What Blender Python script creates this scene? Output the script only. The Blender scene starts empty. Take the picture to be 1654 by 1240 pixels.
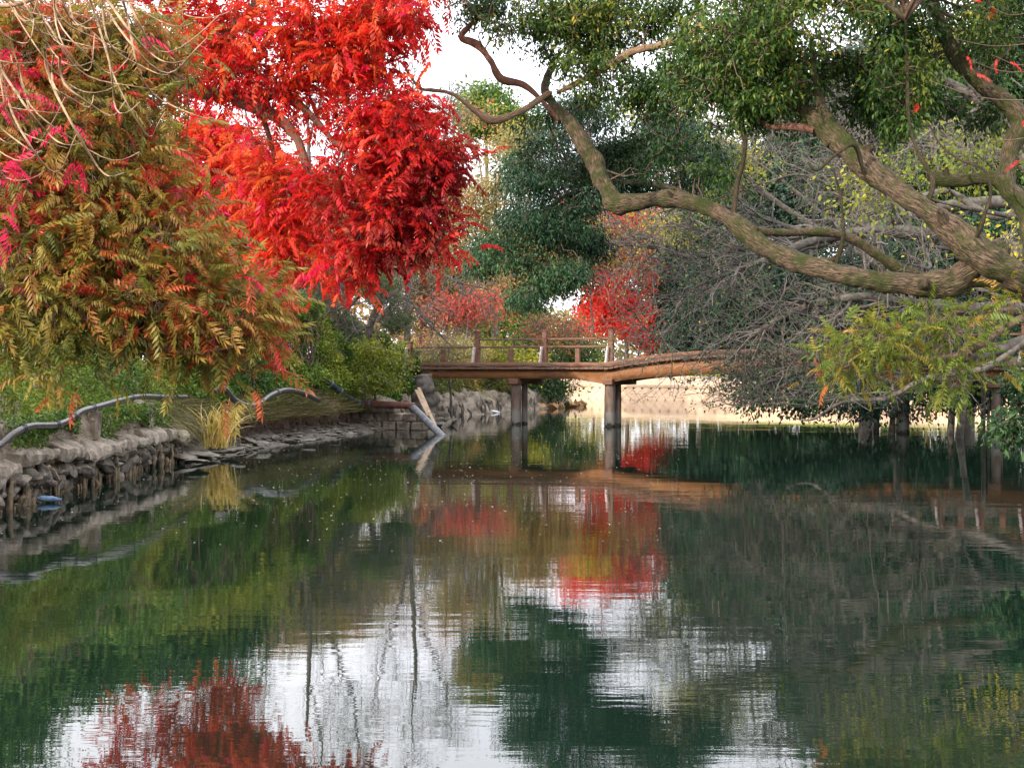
import bpy, math, random
import numpy as np
from mathutils import Vector
RAD = math.radians
S = bpy.context.scene
COL = S.collection

# ------------------------------------------------------------------ camera, world, sun, exposure
F = 2297.0           # focal length in photo pixels (1654 wide)
HZ = 590.0           # horizon row
H = 2.0              # eye above the water
cd = bpy.data.cameras.new('camera'); cam = bpy.data.objects.new('camera', cd); COL.objects.link(cam)
cam.location = (0, 0, H); cam.rotation_euler = (RAD(90), 0, 0)
cd.sensor_width = 36; cd.lens = 36 * F / 1654; cd.shift_y = -(620 - HZ) / 1654
cd.clip_start = .1; cd.clip_end = 2000
S.camera = cam
SUN_EL, SUN_AZ = 23, 238      # degrees; azimuth clockwise from +Y: behind the camera, to its left
w = bpy.data.worlds.new('World'); S.world = w; w.use_nodes = True
wn = w.node_tree.nodes; wl = w.node_tree.links; wn.clear()
sky = wn.new('ShaderNodeTexSky'); sky.sky_type = 'NISHITA'; sky.sun_disc = False
sky.sun_elevation = RAD(SUN_EL); sky.sun_rotation = RAD(SUN_AZ); sky.air_density = 1.0; sky.dust_density = 2.0
tc = wn.new('ShaderNodeTexCoord'); nz = wn.new('ShaderNodeTexNoise'); nz.inputs['Scale'].default_value = 2.2; nz.inputs['Detail'].default_value = 6
wl.new(tc.outputs['Generated'], nz.inputs['Vector'])
rp = wn.new('ShaderNodeValToRGB'); rp.color_ramp.elements[0].position = .3; rp.color_ramp.elements[0].color = (20, 20.5, 22.5, 1)
rp.color_ramp.elements[1].position = .7; rp.color_ramp.elements[1].color = (28, 27.4, 28, 1)
wl.new(nz.outputs['Fac'], rp.inputs['Fac'])
mx = wn.new('ShaderNodeMix'); mx.data_type = 'RGBA'; mx.inputs[0].default_value = .85
wl.new(sky.outputs[0], mx.inputs[6]); wl.new(rp.outputs[0], mx.inputs[7])
bg = wn.new('ShaderNodeBackground'); bg.inputs['Strength'].default_value = .095
ow = wn.new('ShaderNodeOutputWorld'); wl.new(mx.outputs[2], bg.inputs[0]); wl.new(bg.outputs[0], ow.inputs[0])
sd = bpy.data.lights.new('sun', 'SUN'); sd.energy = 4.2; sd.angle = RAD(.6); sd.color = (1, .86, .68)
sun = bpy.data.objects.new('sun', sd); COL.objects.link(sun)
a, e = RAD(SUN_AZ), RAD(SUN_EL)
sun.rotation_euler = Vector((math.sin(a) * math.cos(e), math.cos(a) * math.cos(e), math.sin(e))).to_track_quat('Z', 'Y').to_euler()
S.view_settings.view_transform = 'Standard'; S.view_settings.look = 'None'; S.view_settings.gamma = 1
S.view_settings.exposure = .55
S.render.engine = 'CYCLES'
S.cycles.max_bounces = 7; S.cycles.diffuse_bounces = 3; S.cycles.glossy_bounces = 3; S.cycles.transmission_bounces = 3
S.cycles.caustics_reflective = False; S.cycles.caustics_refractive = False

# ------------------------------------------------------------------ helpers
def P(px, py, Y):
    return np.array([(px - 827) * Y / F, Y, H - (py - HZ) * Y / F])
def G(px, py):                      # a point on the water under a pixel row
    return P(px, py, H * F / (py - HZ))
def Pl(pts):
    return np.array([P(*p) for p in pts])
def norm(v):
    return v / np.maximum(np.linalg.norm(v, axis=-1, keepdims=True), 1e-9)

def value_noise(p, scale, seed=0):
    q = np.asarray(p) * scale + seed * 17.31
    i = np.floor(q).astype(np.int64); f = q - i; f = f * f * (3 - 2 * f)
    def h(a, b, c):
        n = (a * 374761393 + b * 668265263 + c * 2147483647 + seed * 974634777) & 0x7fffffff
        n = (n ^ (n >> 13)) * 1274126177 & 0x7fffffff
        return ((n ^ (n >> 16)) & 0xffff) / 65535.0
    out = 0
    for dx in (0, 1):
        for dy in (0, 1):
            for dz in (0, 1):
                wgt = (f[..., 0] if dx else 1 - f[..., 0]) * (f[..., 1] if dy else 1 - f[..., 1]) * (f[..., 2] if dz else 1 - f[..., 2])
                out = out + wgt * h(i[..., 0] + dx, i[..., 1] + dy, i[..., 2] + dz)
    return out

def mesh_np(name, V, faces, tint=None, uv=None, smooth=False):
    """faces: (M,k) int array; tint per face; uv per vertex."""
    me = bpy.data.meshes.new(name)
    V = np.asarray(V, dtype=np.float32); faces = np.asarray(faces, dtype=np.int32)
    M, k = faces.shape
    me.vertices.add(len(V)); me.vertices.foreach_set('co', V.ravel())
    me.loops.add(M * k); me.loops.foreach_set('vertex_index', faces.ravel())
    me.polygons.add(M); me.polygons.foreach_set('loop_start', np.arange(0, M * k, k, dtype=np.int32))
    if smooth: me.polygons.foreach_set('use_smooth', np.ones(M, dtype=bool))
    if tint is not None:
        at = me.attributes.new('tint', 'FLOAT', 'FACE'); at.data.foreach_set('value', np.asarray(tint, dtype=np.float32))
    if uv is not None:
        ul = me.uv_layers.new(name='UVMap'); ul.data.foreach_set('uv', np.asarray(uv, dtype=np.float32)[faces.ravel()].ravel())
    me.update(calc_edges=True)
    return me

def obj(name, me, mat=None, parent=None, kind=None, label=None, cat=None, group=None):
    o = bpy.data.objects.new(name, me); COL.objects.link(o)
    if me is not None and mat is not None and len(me.materials) == 0: me.materials.append(mat)
    if parent is not None: o.parent = parent
    if kind: o['kind'] = kind
    if label: o['label'] = label
    if cat: o['category'] = cat
    if group: o['group'] = group
    return o
def thing(name, label, cat, loc=(0, 0, 0), group=None):
    o = obj(name, None, label=label, cat=cat, group=group); o.location = loc
    o['_b'] = 0; del o['_b']
    return o
def part(name, me, mat, parent, kind=None, label=None):
    """geometry is written in world space; the parent Empty stands at its base"""
    o = obj(name, me, mat, parent, kind, label)
    L = parent.location
    q = parent
    while q.parent is not None: q = q.parent; L = L + q.location
    if me.get('shift') is None:
        me.transform(__import__('mathutils').Matrix.Translation(-L)); me['shift'] = 1
    return o

class MB:
    """collects solids in world space, as quads/tris"""
    def __init__(s): s.v = []; s.f = []; s.n = 0
    def add(s, V, Fc):
        s.v += [tuple(map(float, x)) for x in V]; s.f += [tuple(int(i) + s.n for i in f) for f in Fc]; s.n += len(V)
    def box(s, c, size, ax=None, bevel=0, jit=0, rng=None):
        """ax: 3 unit axes; bevelled by chamfer"""
        ax = np.eye(3) if ax is None else np.asarray(ax); h = np.asarray(size) / 2.0
        b = min(bevel, h.min() * .6)
        vs = []
        sg = [(x, y, z) for x in (-1, 1) for y in (-1, 1) for z in (-1, 1)]
        if b <= 0:
            for g in sg: vs.append(c + (np.array(g) * h) @ ax)
            if jit: vs = [v + rng.normal(0, jit, 3) for v in vs]
            s.add(vs, [(0, 1, 3, 2), (4, 6, 7, 5), (0, 4, 5, 1), (2, 3, 7, 6), (0, 2, 6, 4), (1, 5, 7, 3)]); return
        idx = {}
        for g in sg:
            j = rng.normal(0, jit, 3) if jit else 0
            for k in range(3):
                hh = h - b; hh[k] = h[k]
                idx[g, k] = len(vs); vs.append(c + (np.array(g) * hh) @ ax + j)
        fs = []
        for k in range(3):
            a1, a2 = [i for i in range(3) if i != k]
            for sd_ in (-1, 1):
                q = []
                for (u, v_) in ((-1, -1), (1, -1), (1, 1), (-1, 1)):
                    g = [0, 0, 0]; g[k] = sd_; g[a1] = u; g[a2] = v_; q.append(idx[tuple(g), k])
                fs.append(tuple(q))
            for u in (-1, 1):
                for v_ in (-1, 1):
                    g0 = [0, 0, 0]; g0[a1] = u; g0[a2] = v_; g1 = list(g0); g0[k] = -1; g1[k] = 1
                    fs.append((idx[tuple(g0), a1], idx[tuple(g1), a1], idx[tuple(g1), a2], idx[tuple(g0), a2]))
        for g in sg: fs.append((idx[g, 0], idx[g, 1], idx[g, 2]))
        s.add(vs, fs)
    def beam(s, p, q, wdt, hgt, up=(0, 0, 1), bevel=.01):
        p = np.asarray(p, float); q = np.asarray(q, float); d = q - p; L = np.linalg.norm(d); x = d / L
        y = norm(np.cross(np.asarray(up, float), x)); z = np.cross(x, y)
        s.box((p + q) / 2, (L, wdt, hgt), np.array([x, y, z]), bevel)
    def mesh(s, name, smooth=False):
        me = bpy.data.meshes.new(name); me.from_pydata(s.v, [], s.f)
        if smooth:
            for p_ in me.polygons: p_.use_smooth = True
        me.update(); return me

def smooth_path(pts, n):
    """Catmull-Rom through pts (any width), n samples per span"""
    p = np.asarray(pts, float); p = np.vstack([2 * p[0] - p[1], p, 2 * p[-1] - p[-2]]); out = []
    for i in range(1, len(p) - 2):
        for t in np.linspace(0, 1, n, endpoint=False):
            out.append(.5 * ((2 * p[i]) + (-p[i - 1] + p[i + 1]) * t + (2 * p[i - 1] - 5 * p[i] + 4 * p[i + 1] - p[i + 2]) * t * t + (-p[i - 1] + 3 * p[i] - 3 * p[i + 1] + p[i + 2]) * t ** 3))
    out.append(p[-2]); return np.array(out)

def tubes(Pn, Rn, sides=4):
    """Pn (N,K,3), Rn (N,K) -> V, quads, uv"""
    N, K, _ = Pn.shape
    T = norm(np.gradient(Pn, axis=1))
    ref = np.where(np.abs(norm(Pn[:, -1] - Pn[:, 0])[:, 2:3]) > .8, np.array([[1., 0, 0]]), np.array([[0, 0, 1.]]))
    A = norm(np.cross(T, ref[:, None, :])); B = np.cross(T, A)
    th = np.arange(sides) * 2 * np.pi / sides
    V = Pn[:, :, None, :] + Rn[:, :, None, None] * (A[:, :, None, :] * np.cos(th)[None, None, :, None] + B[:, :, None, :] * np.sin(th)[None, None, :, None])
    seg = np.linalg.norm(np.diff(Pn, axis=1), axis=2); L = np.concatenate([np.zeros((N, 1)), np.cumsum(seg, 1)], 1)
    uv = np.stack([np.broadcast_to(th[None, None, :] / (2 * np.pi), (N, K, sides)), np.broadcast_to(L[:, :, None], (N, K, sides))], -1)
    base = (np.arange(N) * K * sides)[:, None, None] + (np.arange(K - 1) * sides)[None, :, None]
    s0 = np.arange(sides)[None, None, :]; s1 = (np.arange(sides) + 1)[None, None, :] % sides
    Fq = np.stack([base + s0, base + s1, base + sides + s1, base + sides + s0], -1).reshape(-1, 4)
    return V.reshape(-1, 3), Fq, uv.reshape(-1, 2)
def tube_mesh(name, pts, rad, sides=12, n=8, lump=0, seed=0):
    """one smooth limb through world points, radii per point"""
    q = smooth_path(np.column_stack([pts, rad]), n)
    e_ = q[-1].copy(); e_[:3] += norm(q[-1, :3] - q[-2, :3]) * q[-1, 3] * .15; e_[3] = 1e-4; q = np.vstack([q, e_])      # closed tip
    V, Fq, uv = tubes(q[None, :, :3], q[None, :, 3], sides)
    if lump:
        C_ = np.repeat(q[:, :3], sides, 0); d = norm(V - C_)
        nn = 1.5 * (value_noise(V, 2.2, seed + 2) - .45) + value_noise(V, 6.0, seed) - .5 + .7 * (value_noise(V, 14.0, seed + 1) - .5)
        V = V + d * (nn * lump * np.repeat(q[:, 3], sides))[:, None]
    return mesh_np(name, V, Fq, uv=uv, smooth=True), q

def grow(rng, PP, RR, n, l0, l1, spread=.8, up=.1, K=7, t0=.2, rr=.6, wob=.25, tip=.35, bias=None):
    """n children growing from the parent curves PP (N,K,3)"""
    N, KP, _ = PP.shape
    ln = np.linalg.norm(np.diff(PP, axis=1), axis=2).sum(1)
    pi = rng.choice(N, n, p=ln / ln.sum()); t = t0 + (1 - t0) * rng.random(n) ** .8
    f = t * (KP - 1); i0 = np.minimum(f.astype(int), KP - 2); fr = (f - i0)[:, None]
    base = PP[pi, i0] * (1 - fr) + PP[pi, i0 + 1] * fr
    r0 = (RR[pi, i0] * (1 - fr[:, 0]) + RR[pi, i0 + 1] * fr[:, 0]) * rr * (.6 + .4 * rng.random(n))
    tg = norm(PP[pi, i0 + 1] - PP[pi, i0])
    d = norm(tg * (1 - spread * .5) + spread * norm(rng.normal(size=(n, 3))) + np.array([0, 0, up]) + (0 if bias is None else np.asarray(bias)))
    L = (l0 + (l1 - l0) * rng.random(n)) * (1.15 - .6 * t)
    out = [base]
    for k in range(K - 1):
        d = norm(d + wob * rng.normal(size=(n, 3)) + np.array([0, 0, up * .5]))
        out.append(out[-1] + d * (L / (K - 1))[:, None])
    PPo = np.stack(out, 1)
    RRo = r0[:, None] * np.linspace(1, tip, K)[None, :]
    return PPo, RRo
def join_tubes(lst):
    V = []; Fc = []; U = []; n = 0
    for (p, r, s) in lst:
        v, f, u = tubes(p, r, s); V.append(v); Fc.append(f + n); U.append(u); n += len(v)
    return np.vstack(V), np.vstack(Fc), np.vstack(U)

# leaf templates: V (k,3) in leaf space (x along, z up), tris
def simple_leaf(w=.38, droop=.18):
    V = np.array([[0, 0, 0], [.42, w / 2, .03], [1, 0, -droop], [.42, -w / 2, .03], [.45, 0, -.04]])
    return V, np.array([[0, 4, 1], [1, 4, 2], [0, 3, 4], [3, 2, 4]])
def flat_leaf(w=.5):
    V = np.array([[0, 0, 0], [.45, w / 2, .05], [1, 0, -.1], [.45, -w / 2, .05]])
    return V, np.array([[0, 2, 1], [0, 3, 2]])
def pinnate(rng, pairs=9, hang=.75, L=.32, wd=.082):
    """compound leaf: arched rachis with hanging leaflets on both sides"""
    V = []; T = []
    def quad(a, b, c, d):
        n = len(V); V.extend([a, b, c, d]); T.append((n, n + 1, n + 2)); T.append((n, n + 2, n + 3))
    def rp_(s): return np.array([s, 0, .10 * math.sin(math.pi * min(s, 1)) - .25 * s * s])
    quad(rp_(0) + [0, .008, 0], rp_(.5) + [0, .008, 0], rp_(.5) - [0, .008, 0], rp_(0) - [0, .008, 0])
    quad(rp_(.5) + [0, .006, 0], rp_(1.) + [0, .004, 0], rp_(1.) - [0, .004, 0], rp_(.5) - [0, .006, 0])
    for i in range(pairs):
        s = .22 + .76 * i / (pairs - 1)
        for sd_ in (-1, 1):
            b = rp_(s); l = L * (1 - .35 * abs(s - .5)) * (.85 + .3 * rng.random())
            d = norm(np.array([.35 + .2 * rng.random(), sd_ * (.45 + .3 * rng.random()), -hang * (.6 + .6 * rng.random())]))
            sidev = norm(np.cross(d, [0, 0, 1.])) if rng.random() < .3 else np.array([1., 0, 0]) - d * d[0]
            sidev = norm(sidev) * wd / 2 * (.8 + .4 * rng.random())
            m = b + d * l * .42
            quad(b, m + sidev, b + d * l + np.array([0, 0, -.03]), m - sidev)
    b = rp_(1.); d = norm(np.array([.8, 0, -.6])); quad(b, b + d * L * .45 + [0, wd / 2, 0], b + d * L, b + d * L * .45 - [0, wd / 2, 0])
    return np.array(V), np.array(T)
def frames(D, rng, roll=.5):
    X = norm(D); n = len(X)
    up = norm(np.array([0, 0, 1.]) + roll * rng.normal(size=(n, 3)))
    Y = norm(np.cross(up, X)); Z = np.cross(X, Y)
    return np.stack([X, Y, Z], 1)          # rows are axes
def leaves_np(C, D, size, tint, tmpls, rng, roll=.5):
    R = frames(D, rng, roll); V = []; Fc = []; T = []; n = 0
    pick = rng.integers(0, len(tmpls), len(C))
    for k, (tv, tt) in enumerate(tmpls):
        m = pick == k
        if not m.any(): continue
        v = np.einsum('vk,nkj->nvj', tv, R[m]) * np.asarray(size)[m][:, None, None] + C[m][:, None, :]
        nn = m.sum(); f = tt[None] + (np.arange(nn) * len(tv))[:, None, None] + n
        V.append(v.reshape(-1, 3)); Fc.append(f.reshape(-1, 3)); T.append(np.repeat(tint[m], len(tt))); n += nn * len(tv)
    return np.vstack(V), np.vstack(Fc), np.concatenate(T)
def in_frame(C):
    px = 827 + C[:, 0] * F / np.maximum(C[:, 1], .1); py = HZ + (H - C[:, 2]) * F / np.maximum(C[:, 1], .1)
    return (px > -10) & (px < 1664) & (py > -10) & (py < 1250) & (C[:, 1] > 1)
def foliage(tree, mat, C, D, size, tint, tmpls, rng, roll=.5, singles=0, name='foliage', leafname='leaf'):
    """the nearest leaves in view as single parts sharing meshes, the rest as one stuff part"""
    keep = np.ones(len(C), bool)
    if singles:
        vis = in_frame(C); sc = np.where(vis, np.asarray(size) / np.maximum(C[:, 1], .1), 0)
        idx = np.argsort(-sc)[:singles]; idx = idx[vis[idx]]; keep[idx] = False
        lv = np.round(np.clip(tint[idx], 0, 1) * 9).astype(int); pk = rng.integers(0, len(tmpls), len(idx)); cache = {}
        R = frames(D[idx], rng, roll); L = np.array(tree.location)
        from mathutils import Matrix
        for j, i in enumerate(idx):
            key = (lv[j], pk[j])
            if key not in cache:
                tv, tt = tmpls[pk[j]]; me = mesh_np(leafname, tv, tt, tint=np.full(len(tt), lv[j] / 9.0)); me.materials.append(mat); cache[key] = me
            o = bpy.data.objects.new(leafname, cache[key]); COL.objects.link(o); o.parent = tree
            M = Matrix([[R[j, 0, r] * size[i], R[j, 1, r] * size[i], R[j, 2, r] * size[i], C[i, r] - L[r]] for r in range(3)] + [[0, 0, 0, 1]])
            o.matrix_local = M
    V, Fc, T = leaves_np(C[keep], D[keep], np.asarray(size)[keep], tint[keep], tmpls, rng, roll)
    return part(name, mesh_np(name, V, Fc, tint=T), mat, tree, kind='stuff')

def blob_sample(rng, blobs, n, shell=.45, gap=0., gs=1.0, seed=1, zst=2.2):
    """blobs: (px,py,Y,rx_px,ry_px,depth_m,tint[,weight]) -> centres, tint, outward direction"""
    w_ = np.array([b[3] * b[4] * (b[7] if len(b) > 7 else 1) for b in blobs], float); w_ /= w_.sum()
    C = []; T = []; O = []; tot = 0
    while tot < n:
        bi = rng.choice(len(blobs), n, p=w_); B = np.array([b[:7] for b in blobs], float)[bi]
        d = norm(rng.normal(size=(n, 3))); r = shell + (1 - shell) * rng.random(n); r = np.where(rng.random(n) < .25, rng.random(n), r)
        c0 = np.stack([(B[:, 0] - 827) * B[:, 2] / F, B[:, 2], H - (B[:, 1] - HZ) * B[:, 2] / F], 1)
        rad = np.stack([B[:, 3] * B[:, 2] / F, B[:, 5], B[:, 4] * B[:, 2] / F], 1)
        lump = .82 + .36 * value_noise(c0 + d * rad, 1.6 * gs, seed + 5)[:, None]
        c = c0 + d * rad * r[:, None] * lump
        k = value_noise(c * [1, 1, zst], 1.1 * gs, seed) > gap
        C.append(c[k]); T.append(B[k, 6]); O.append(d[k]); tot += k.sum()
    return np.vstack(C)[:n], np.concatenate(T)[:n], np.vstack(O)[:n]

def connect(rng, Cn, skel, r0=.02, r1=.004, K=6, sag=.12, far=3.5):
    # hubs first, then the rest hang from the hub twigs as well, so twigs fork instead of fanning out
    n = len(Cn); cuts = sorted({0, max(1, n // 40), max(2, n // 9), max(3, n // 3), n}); Qs = []; Rs = []; sk_ = skel[:, :3]
    for a_, b2 in zip(cuts[:-1], cuts[1:]):
        q, r_ = connect1(rng, Cn[a_:b2], sk_, r0 * (1.6, 1.2, .9, .6)[min(len(Qs), 3)], r1, K, sag, far); Qs.append(q); Rs.append(r_); sk_ = np.vstack([sk_, q[:, 1:].reshape(-1, 3)])
    return np.vstack(Qs), np.vstack(Rs)
def connect1(rng, Cn, skel, r0=.02, r1=.004, K=6, sag=.12, far=3.5):
    """curved twigs from the nearest skeleton points to the clump centres"""
    sp = skel[:, :3]; out = []
    idx = np.empty(len(Cn), int)
    for s in range(0, len(Cn), 2000):
        d = ((Cn[s:s + 2000, None, :] - sp[None]) ** 2).sum(2); idx[s:s + 2000] = d.argmin(1)
    A = sp[idx]; L = np.linalg.norm(Cn - A, axis=1)
    mid = (A + Cn) / 2 + rng.normal(size=Cn.shape) * (L * .18)[:, None] + np.array([0, 0, 1.]) * (L * sag)[:, None]
    t = np.linspace(0, 1, K)[None, :, None]
    Q = (1 - t) ** 2 * A[:, None] + 2 * t * (1 - t) * mid[:, None] + t * t * Cn[:, None]
    Q[:, 1:-1] += rng.normal(size=Q[:, 1:-1].shape) * (L * .05)[:, None, None]
    R = np.linspace(1, 0, K)[None, :] * (r0 - r1) * np.clip(L / far, .25, 1.3)[:, None] + r1
    return Q, R

# ------------------------------------------------------------------ materials
def mat_new(name):
    m = bpy.data.materials.new(name); m.use_nodes = True; n = m.node_tree.nodes; l = m.node_tree.links
    return m, n, l, n['Principled BSDF']
def leaf_mat(name, stops, trans=.35, rough=.5, spec=.4, blotch=.25):
    m, n, l, b = mat_new(name)
    at = n.new('ShaderNodeAttribute'); at.attribute_name = 'tint'
    r = n.new('ShaderNodeValToRGB'); cr = r.color_ramp
    cr.elements[0].position = stops[0][0]; cr.elements[0].color = (*stops[0][1], 1)
    cr.elements[1].position = stops[-1][0]; cr.elements[1].color = (*stops[-1][1], 1)
    for p_, c_ in stops[1:-1]:
        e_ = cr.elements.new(p_); e_.color = (*c_, 1)
    l.new(at.outputs['Fac'], r.inputs['Fac'])
    ge = n.new('ShaderNodeNewGeometry'); ns = n.new('ShaderNodeTexNoise'); ns.inputs['Scale'].default_value = 9; ns.inputs['Detail'].default_value = 3
    l.new(ge.outputs['Position'], ns.inputs['Vector'])
    hs = n.new('ShaderNodeHueSaturation'); mr = n.new('ShaderNodeMapRange'); mr.inputs[1].default_value = .3; mr.inputs[2].default_value = .7
    mr.inputs[3].default_value = 1 - blotch; mr.inputs[4].default_value = 1 + blotch
    l.new(ns.outputs['Fac'], mr.inputs[0]); l.new(mr.outputs[0], hs.inputs['Value']); l.new(r.outputs[0], hs.inputs['Color'])
    l.new(hs.outputs[0], b.inputs['Base Color']); b.inputs['Roughness'].default_value = rough; b.inputs['Specular IOR Level'].default_value = spec
    tr = n.new('ShaderNodeBsdfTranslucent'); l.new(hs.outputs[0], tr.inputs['Color'])
    ms = n.new('ShaderNodeMixShader'); ms.inputs[0].default_value = trans
    l.new(b.outputs[0], ms.inputs[1]); l.new(tr.outputs[0], ms.inputs[2]); l.new(ms.outputs[0], n['Material Output'].inputs[0])
    return m
def rough_mat(name, c1, c2, c3=None, scale=4, rough=.85, bump=.3, bscale=None, stretch=(1, 1, 1), uv=False, spec=.3, metal=0, lo=.35, hi=.65, c3pos=(.55, .7), dist=.03):
    m, n, l, b = mat_new(name)
    t = n.new('ShaderNodeTexCoord'); mp = n.new('ShaderNodeMapping'); mp.inputs['Scale'].default_value = stretch
    if uv: l.new(t.outputs['UV'], mp.inputs['Vector'])
    else:
        ge = n.new('ShaderNodeNewGeometry'); l.new(ge.outputs['Position'], mp.inputs['Vector'])
    ns = n.new('ShaderNodeTexNoise'); ns.inputs['Scale'].default_value = scale; ns.inputs['Detail'].default_value = 8; ns.inputs['Roughness'].default_value = .65
    l.new(mp.outputs[0], ns.inputs['Vector'])
    r = n.new('ShaderNodeValToRGB'); r.color_ramp.elements[0].position = lo; r.color_ramp.elements[0].color = (*c1, 1)
    r.color_ramp.elements[1].position = hi; r.color_ramp.elements[1].color = (*c2, 1); l.new(ns.outputs['Fac'], r.inputs['Fac'])
    out = r.outputs[0]
    if c3 is not None:
        ge2 = n.new('ShaderNodeNewGeometry'); n2 = n.new('ShaderNodeTexNoise'); n2.inputs['Scale'].default_value = scale * .45 if not uv else 3.6; n2.inputs['Detail'].default_value = 9; n2.inputs['Roughness'].default_value = .68
        l.new(ge2.outputs['Position'], n2.inputs['Vector'])
        mr = n.new('ShaderNodeMapRange'); mr.inputs[1].default_value = c3pos[0]; mr.inputs[2].default_value = c3pos[1]; l.new(n2.outputs['Fac'], mr.inputs[0])
        mx_ = n.new('ShaderNodeMix'); mx_.data_type = 'RGBA'; l.new(mr.outputs[0], mx_.inputs[0]); l.new(out, mx_.inputs[6]); mx_.inputs[7].default_value = (*c3, 1); out = mx_.outputs[2]
    l.new(out, b.inputs['Base Color']); b.inputs['Roughness'].default_value = rough; b.inputs['Specular IOR Level'].default_value = spec; b.inputs['Metallic'].default_value = metal
    if bump:
        n3 = n.new('ShaderNodeTexNoise'); n3.inputs['Scale'].default_value = bscale or scale * 3; n3.inputs['Detail'].default_value = 8; l.new(mp.outputs[0], n3.inputs['Vector'])
        bp = n.new('ShaderNodeBump'); bp.inputs['Strength'].default_value = bump; bp.inputs['Distance'].default_value = dist; l.new(n3.outputs['Fac'], bp.inputs['Height']); l.new(bp.outputs[0], b.inputs['Normal'])
    return m

M_olive = leaf_mat('olive_leaf', [(0, (.10, .13, .018)), (.3, (.21, .19, .025)), (.5, (.30, .21, .035)), (.62, (.34, .13, .03)), (.78, (.50, .07, .02)), (.9, (.62, .03, .03)), (1, (.72, .012, .09))], trans=.4, blotch=.35)
M_red = leaf_mat('red_leaf', [(0, (.28, .008, .014)), (.12, (.36, .05, .02)), (.25, (.50, .012, .016)), (.45, (.62, .018, .02)), (.65, (.74, .055, .022)), (.85, (.74, .13, .03)), (.95, (.72, .18, .035)), (1, (.72, .01, .08))], trans=.52, blotch=.4)
M_camphor = leaf_mat('camphor_leaf', [(0, (.012, .042, .013)), (.4, (.035, .085, .015)), (.7, (.08, .145, .02)), (.9, (.20, .22, .03)), (1, (.34, .26, .03))], trans=.25, rough=.42, spec=.28)
M_dark = leaf_mat('evergreen_leaf', [(0, (.008, .028, .018)), (.45, (.022, .070, .030)), (.75, (.065, .14, .045)), (1, (.09, .15, .04))], trans=.2, rough=.5, spec=.25)
M_ivy = leaf_mat('ivy_leaf', [(0, (.02, .055, .016)), (.5, (.08, .165, .026)), (.8, (.18, .26, .035)), (1, (.30, .30, .04))], trans=.25, rough=.5, spec=.25)
M_sumacg = leaf_mat('sumac_green_leaf', [(0, (.07, .12, .015)), (.45, (.15, .20, .02)), (.7, (.28, .22, .03)), (.85, (.50, .20, .03)), (1, (.70, .05, .03))], trans=.45)
M_yellow = leaf_mat('yellow_leaf', [(0, (.16, .20, .02)), (.5, (.42, .40, .03)), (1, (.62, .48, .04))], trans=.45)
M_autumn = leaf_mat('autumn_leaf', [(0, (.16, .19, .05)), (.35, (.36, .30, .10)), (.6, (.42, .22, .08)), (.8, (.50, .16, .10)), (1, (.55, .06, .05))], trans=.45)
M_pink = leaf_mat('scarlet_leaf', [(0, (.62, .07, .035)), (.5, (.80, .06, .05)), (1, (.80, .14, .10))], trans=.5)
M_pine = leaf_mat('pine_needle', [(0, (.03, .07, .012)), (.6, (.11, .18, .02)), (1, (.20, .26, .03))], trans=.15)
M_dry = leaf_mat('dry_grass_blade', [(0, (.06, .038, .02)), (.3, (.16, .11, .05)), (.5, (.08, .12, .025)), (.75, (.20, .17, .06)), (1, (.60, .48, .20))], trans=.3)
M_reed = leaf_mat('reed_blade', [(0, (.34, .32, .04)), (.35, (.62, .45, .08)), (1, (.80, .62, .30))], trans=.4)
M_bark = rough_mat('camphor_bark', (.016, .011, .008), (.25, .175, .11), (.045, .058, .010), scale=6, stretch=(6, 1.6, 1), uv=True, bump=1.0, bscale=10, c3pos=(.43, .60), dist=.08, lo=.36, hi=.66)
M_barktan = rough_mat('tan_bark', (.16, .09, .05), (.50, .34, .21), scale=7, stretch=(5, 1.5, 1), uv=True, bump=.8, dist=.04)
M_barkred = rough_mat('brown_bark', (.10, .045, .03), (.27, .13, .085), scale=9, stretch=(4, 1.2, 1), uv=True, bump=.8, dist=.02)
M_twig = rough_mat('twig_bark', (.09, .058, .042), (.20, .135, .10), scale=6, bump=0)
M_pale = rough_mat('pale_twig', (.24, .15, .085), (.46, .32, .20), scale=6, bump=0)
M_grey = rough_mat('grey_bark', (.045, .038, .032), (.17, .15, .13), (.06, .07, .03), scale=5, bump=.4, c3pos=(.6, .75))
M_greytwig = rough_mat('grey_twig', (.06, .053, .048), (.19, .168, .15), scale=1.2, bump=0)
M_wood = rough_mat('bridge_timber', (.10, .052, .036), (.21, .105, .065), scale=3, stretch=(1, 1, 7), bump=.4, rough=.7)
M_beam = rough_mat('bridge_beam_paint', (.20, .085, .035), (.32, .145, .06), (.12, .06, .035), scale=2.5, stretch=(1, 1, 5), bump=.25, rough=.65)
M_white = rough_mat('pale_pinkish_wood', (.55, .42, .38), (.75, .66, .62), scale=5, stretch=(1, 1, 3), bump=.2)
M_pile = rough_mat('pile_concrete', (.10, .065, .052), (.24, .17, .14), (.20, .19, .175), scale=3.5, stretch=(1.5, 1.5, .5), bump=.4)
M_conc = rough_mat('old_concrete', (.10, .08, .06), (.32, .27, .215), (.07, .06, .04), scale=3.2, bump=.7, dist=.05)
M_ledge = rough_mat('ledge_concrete', (.10, .085, .065), (.36, .315, .255), (.055, .058, .028), scale=4, bump=.8, stretch=(1, 1, .35), dist=.05)
M_stone = rough_mat('shore_stone', (.05, .042, .034), (.23, .205, .17), (.045, .05, .03), scale=4, bump=.5)
M_mud = rough_mat('mud', (.035, .030, .026), (.13, .11, .09), (.07, .07, .075), scale=5, bump=.8, rough=.6, dist=.06)
M_earth = rough_mat('earth', (.06, .042, .026), (.17, .12, .07), (.06, .08, .025), scale=2.5, bump=.8, dist=.08)
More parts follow.
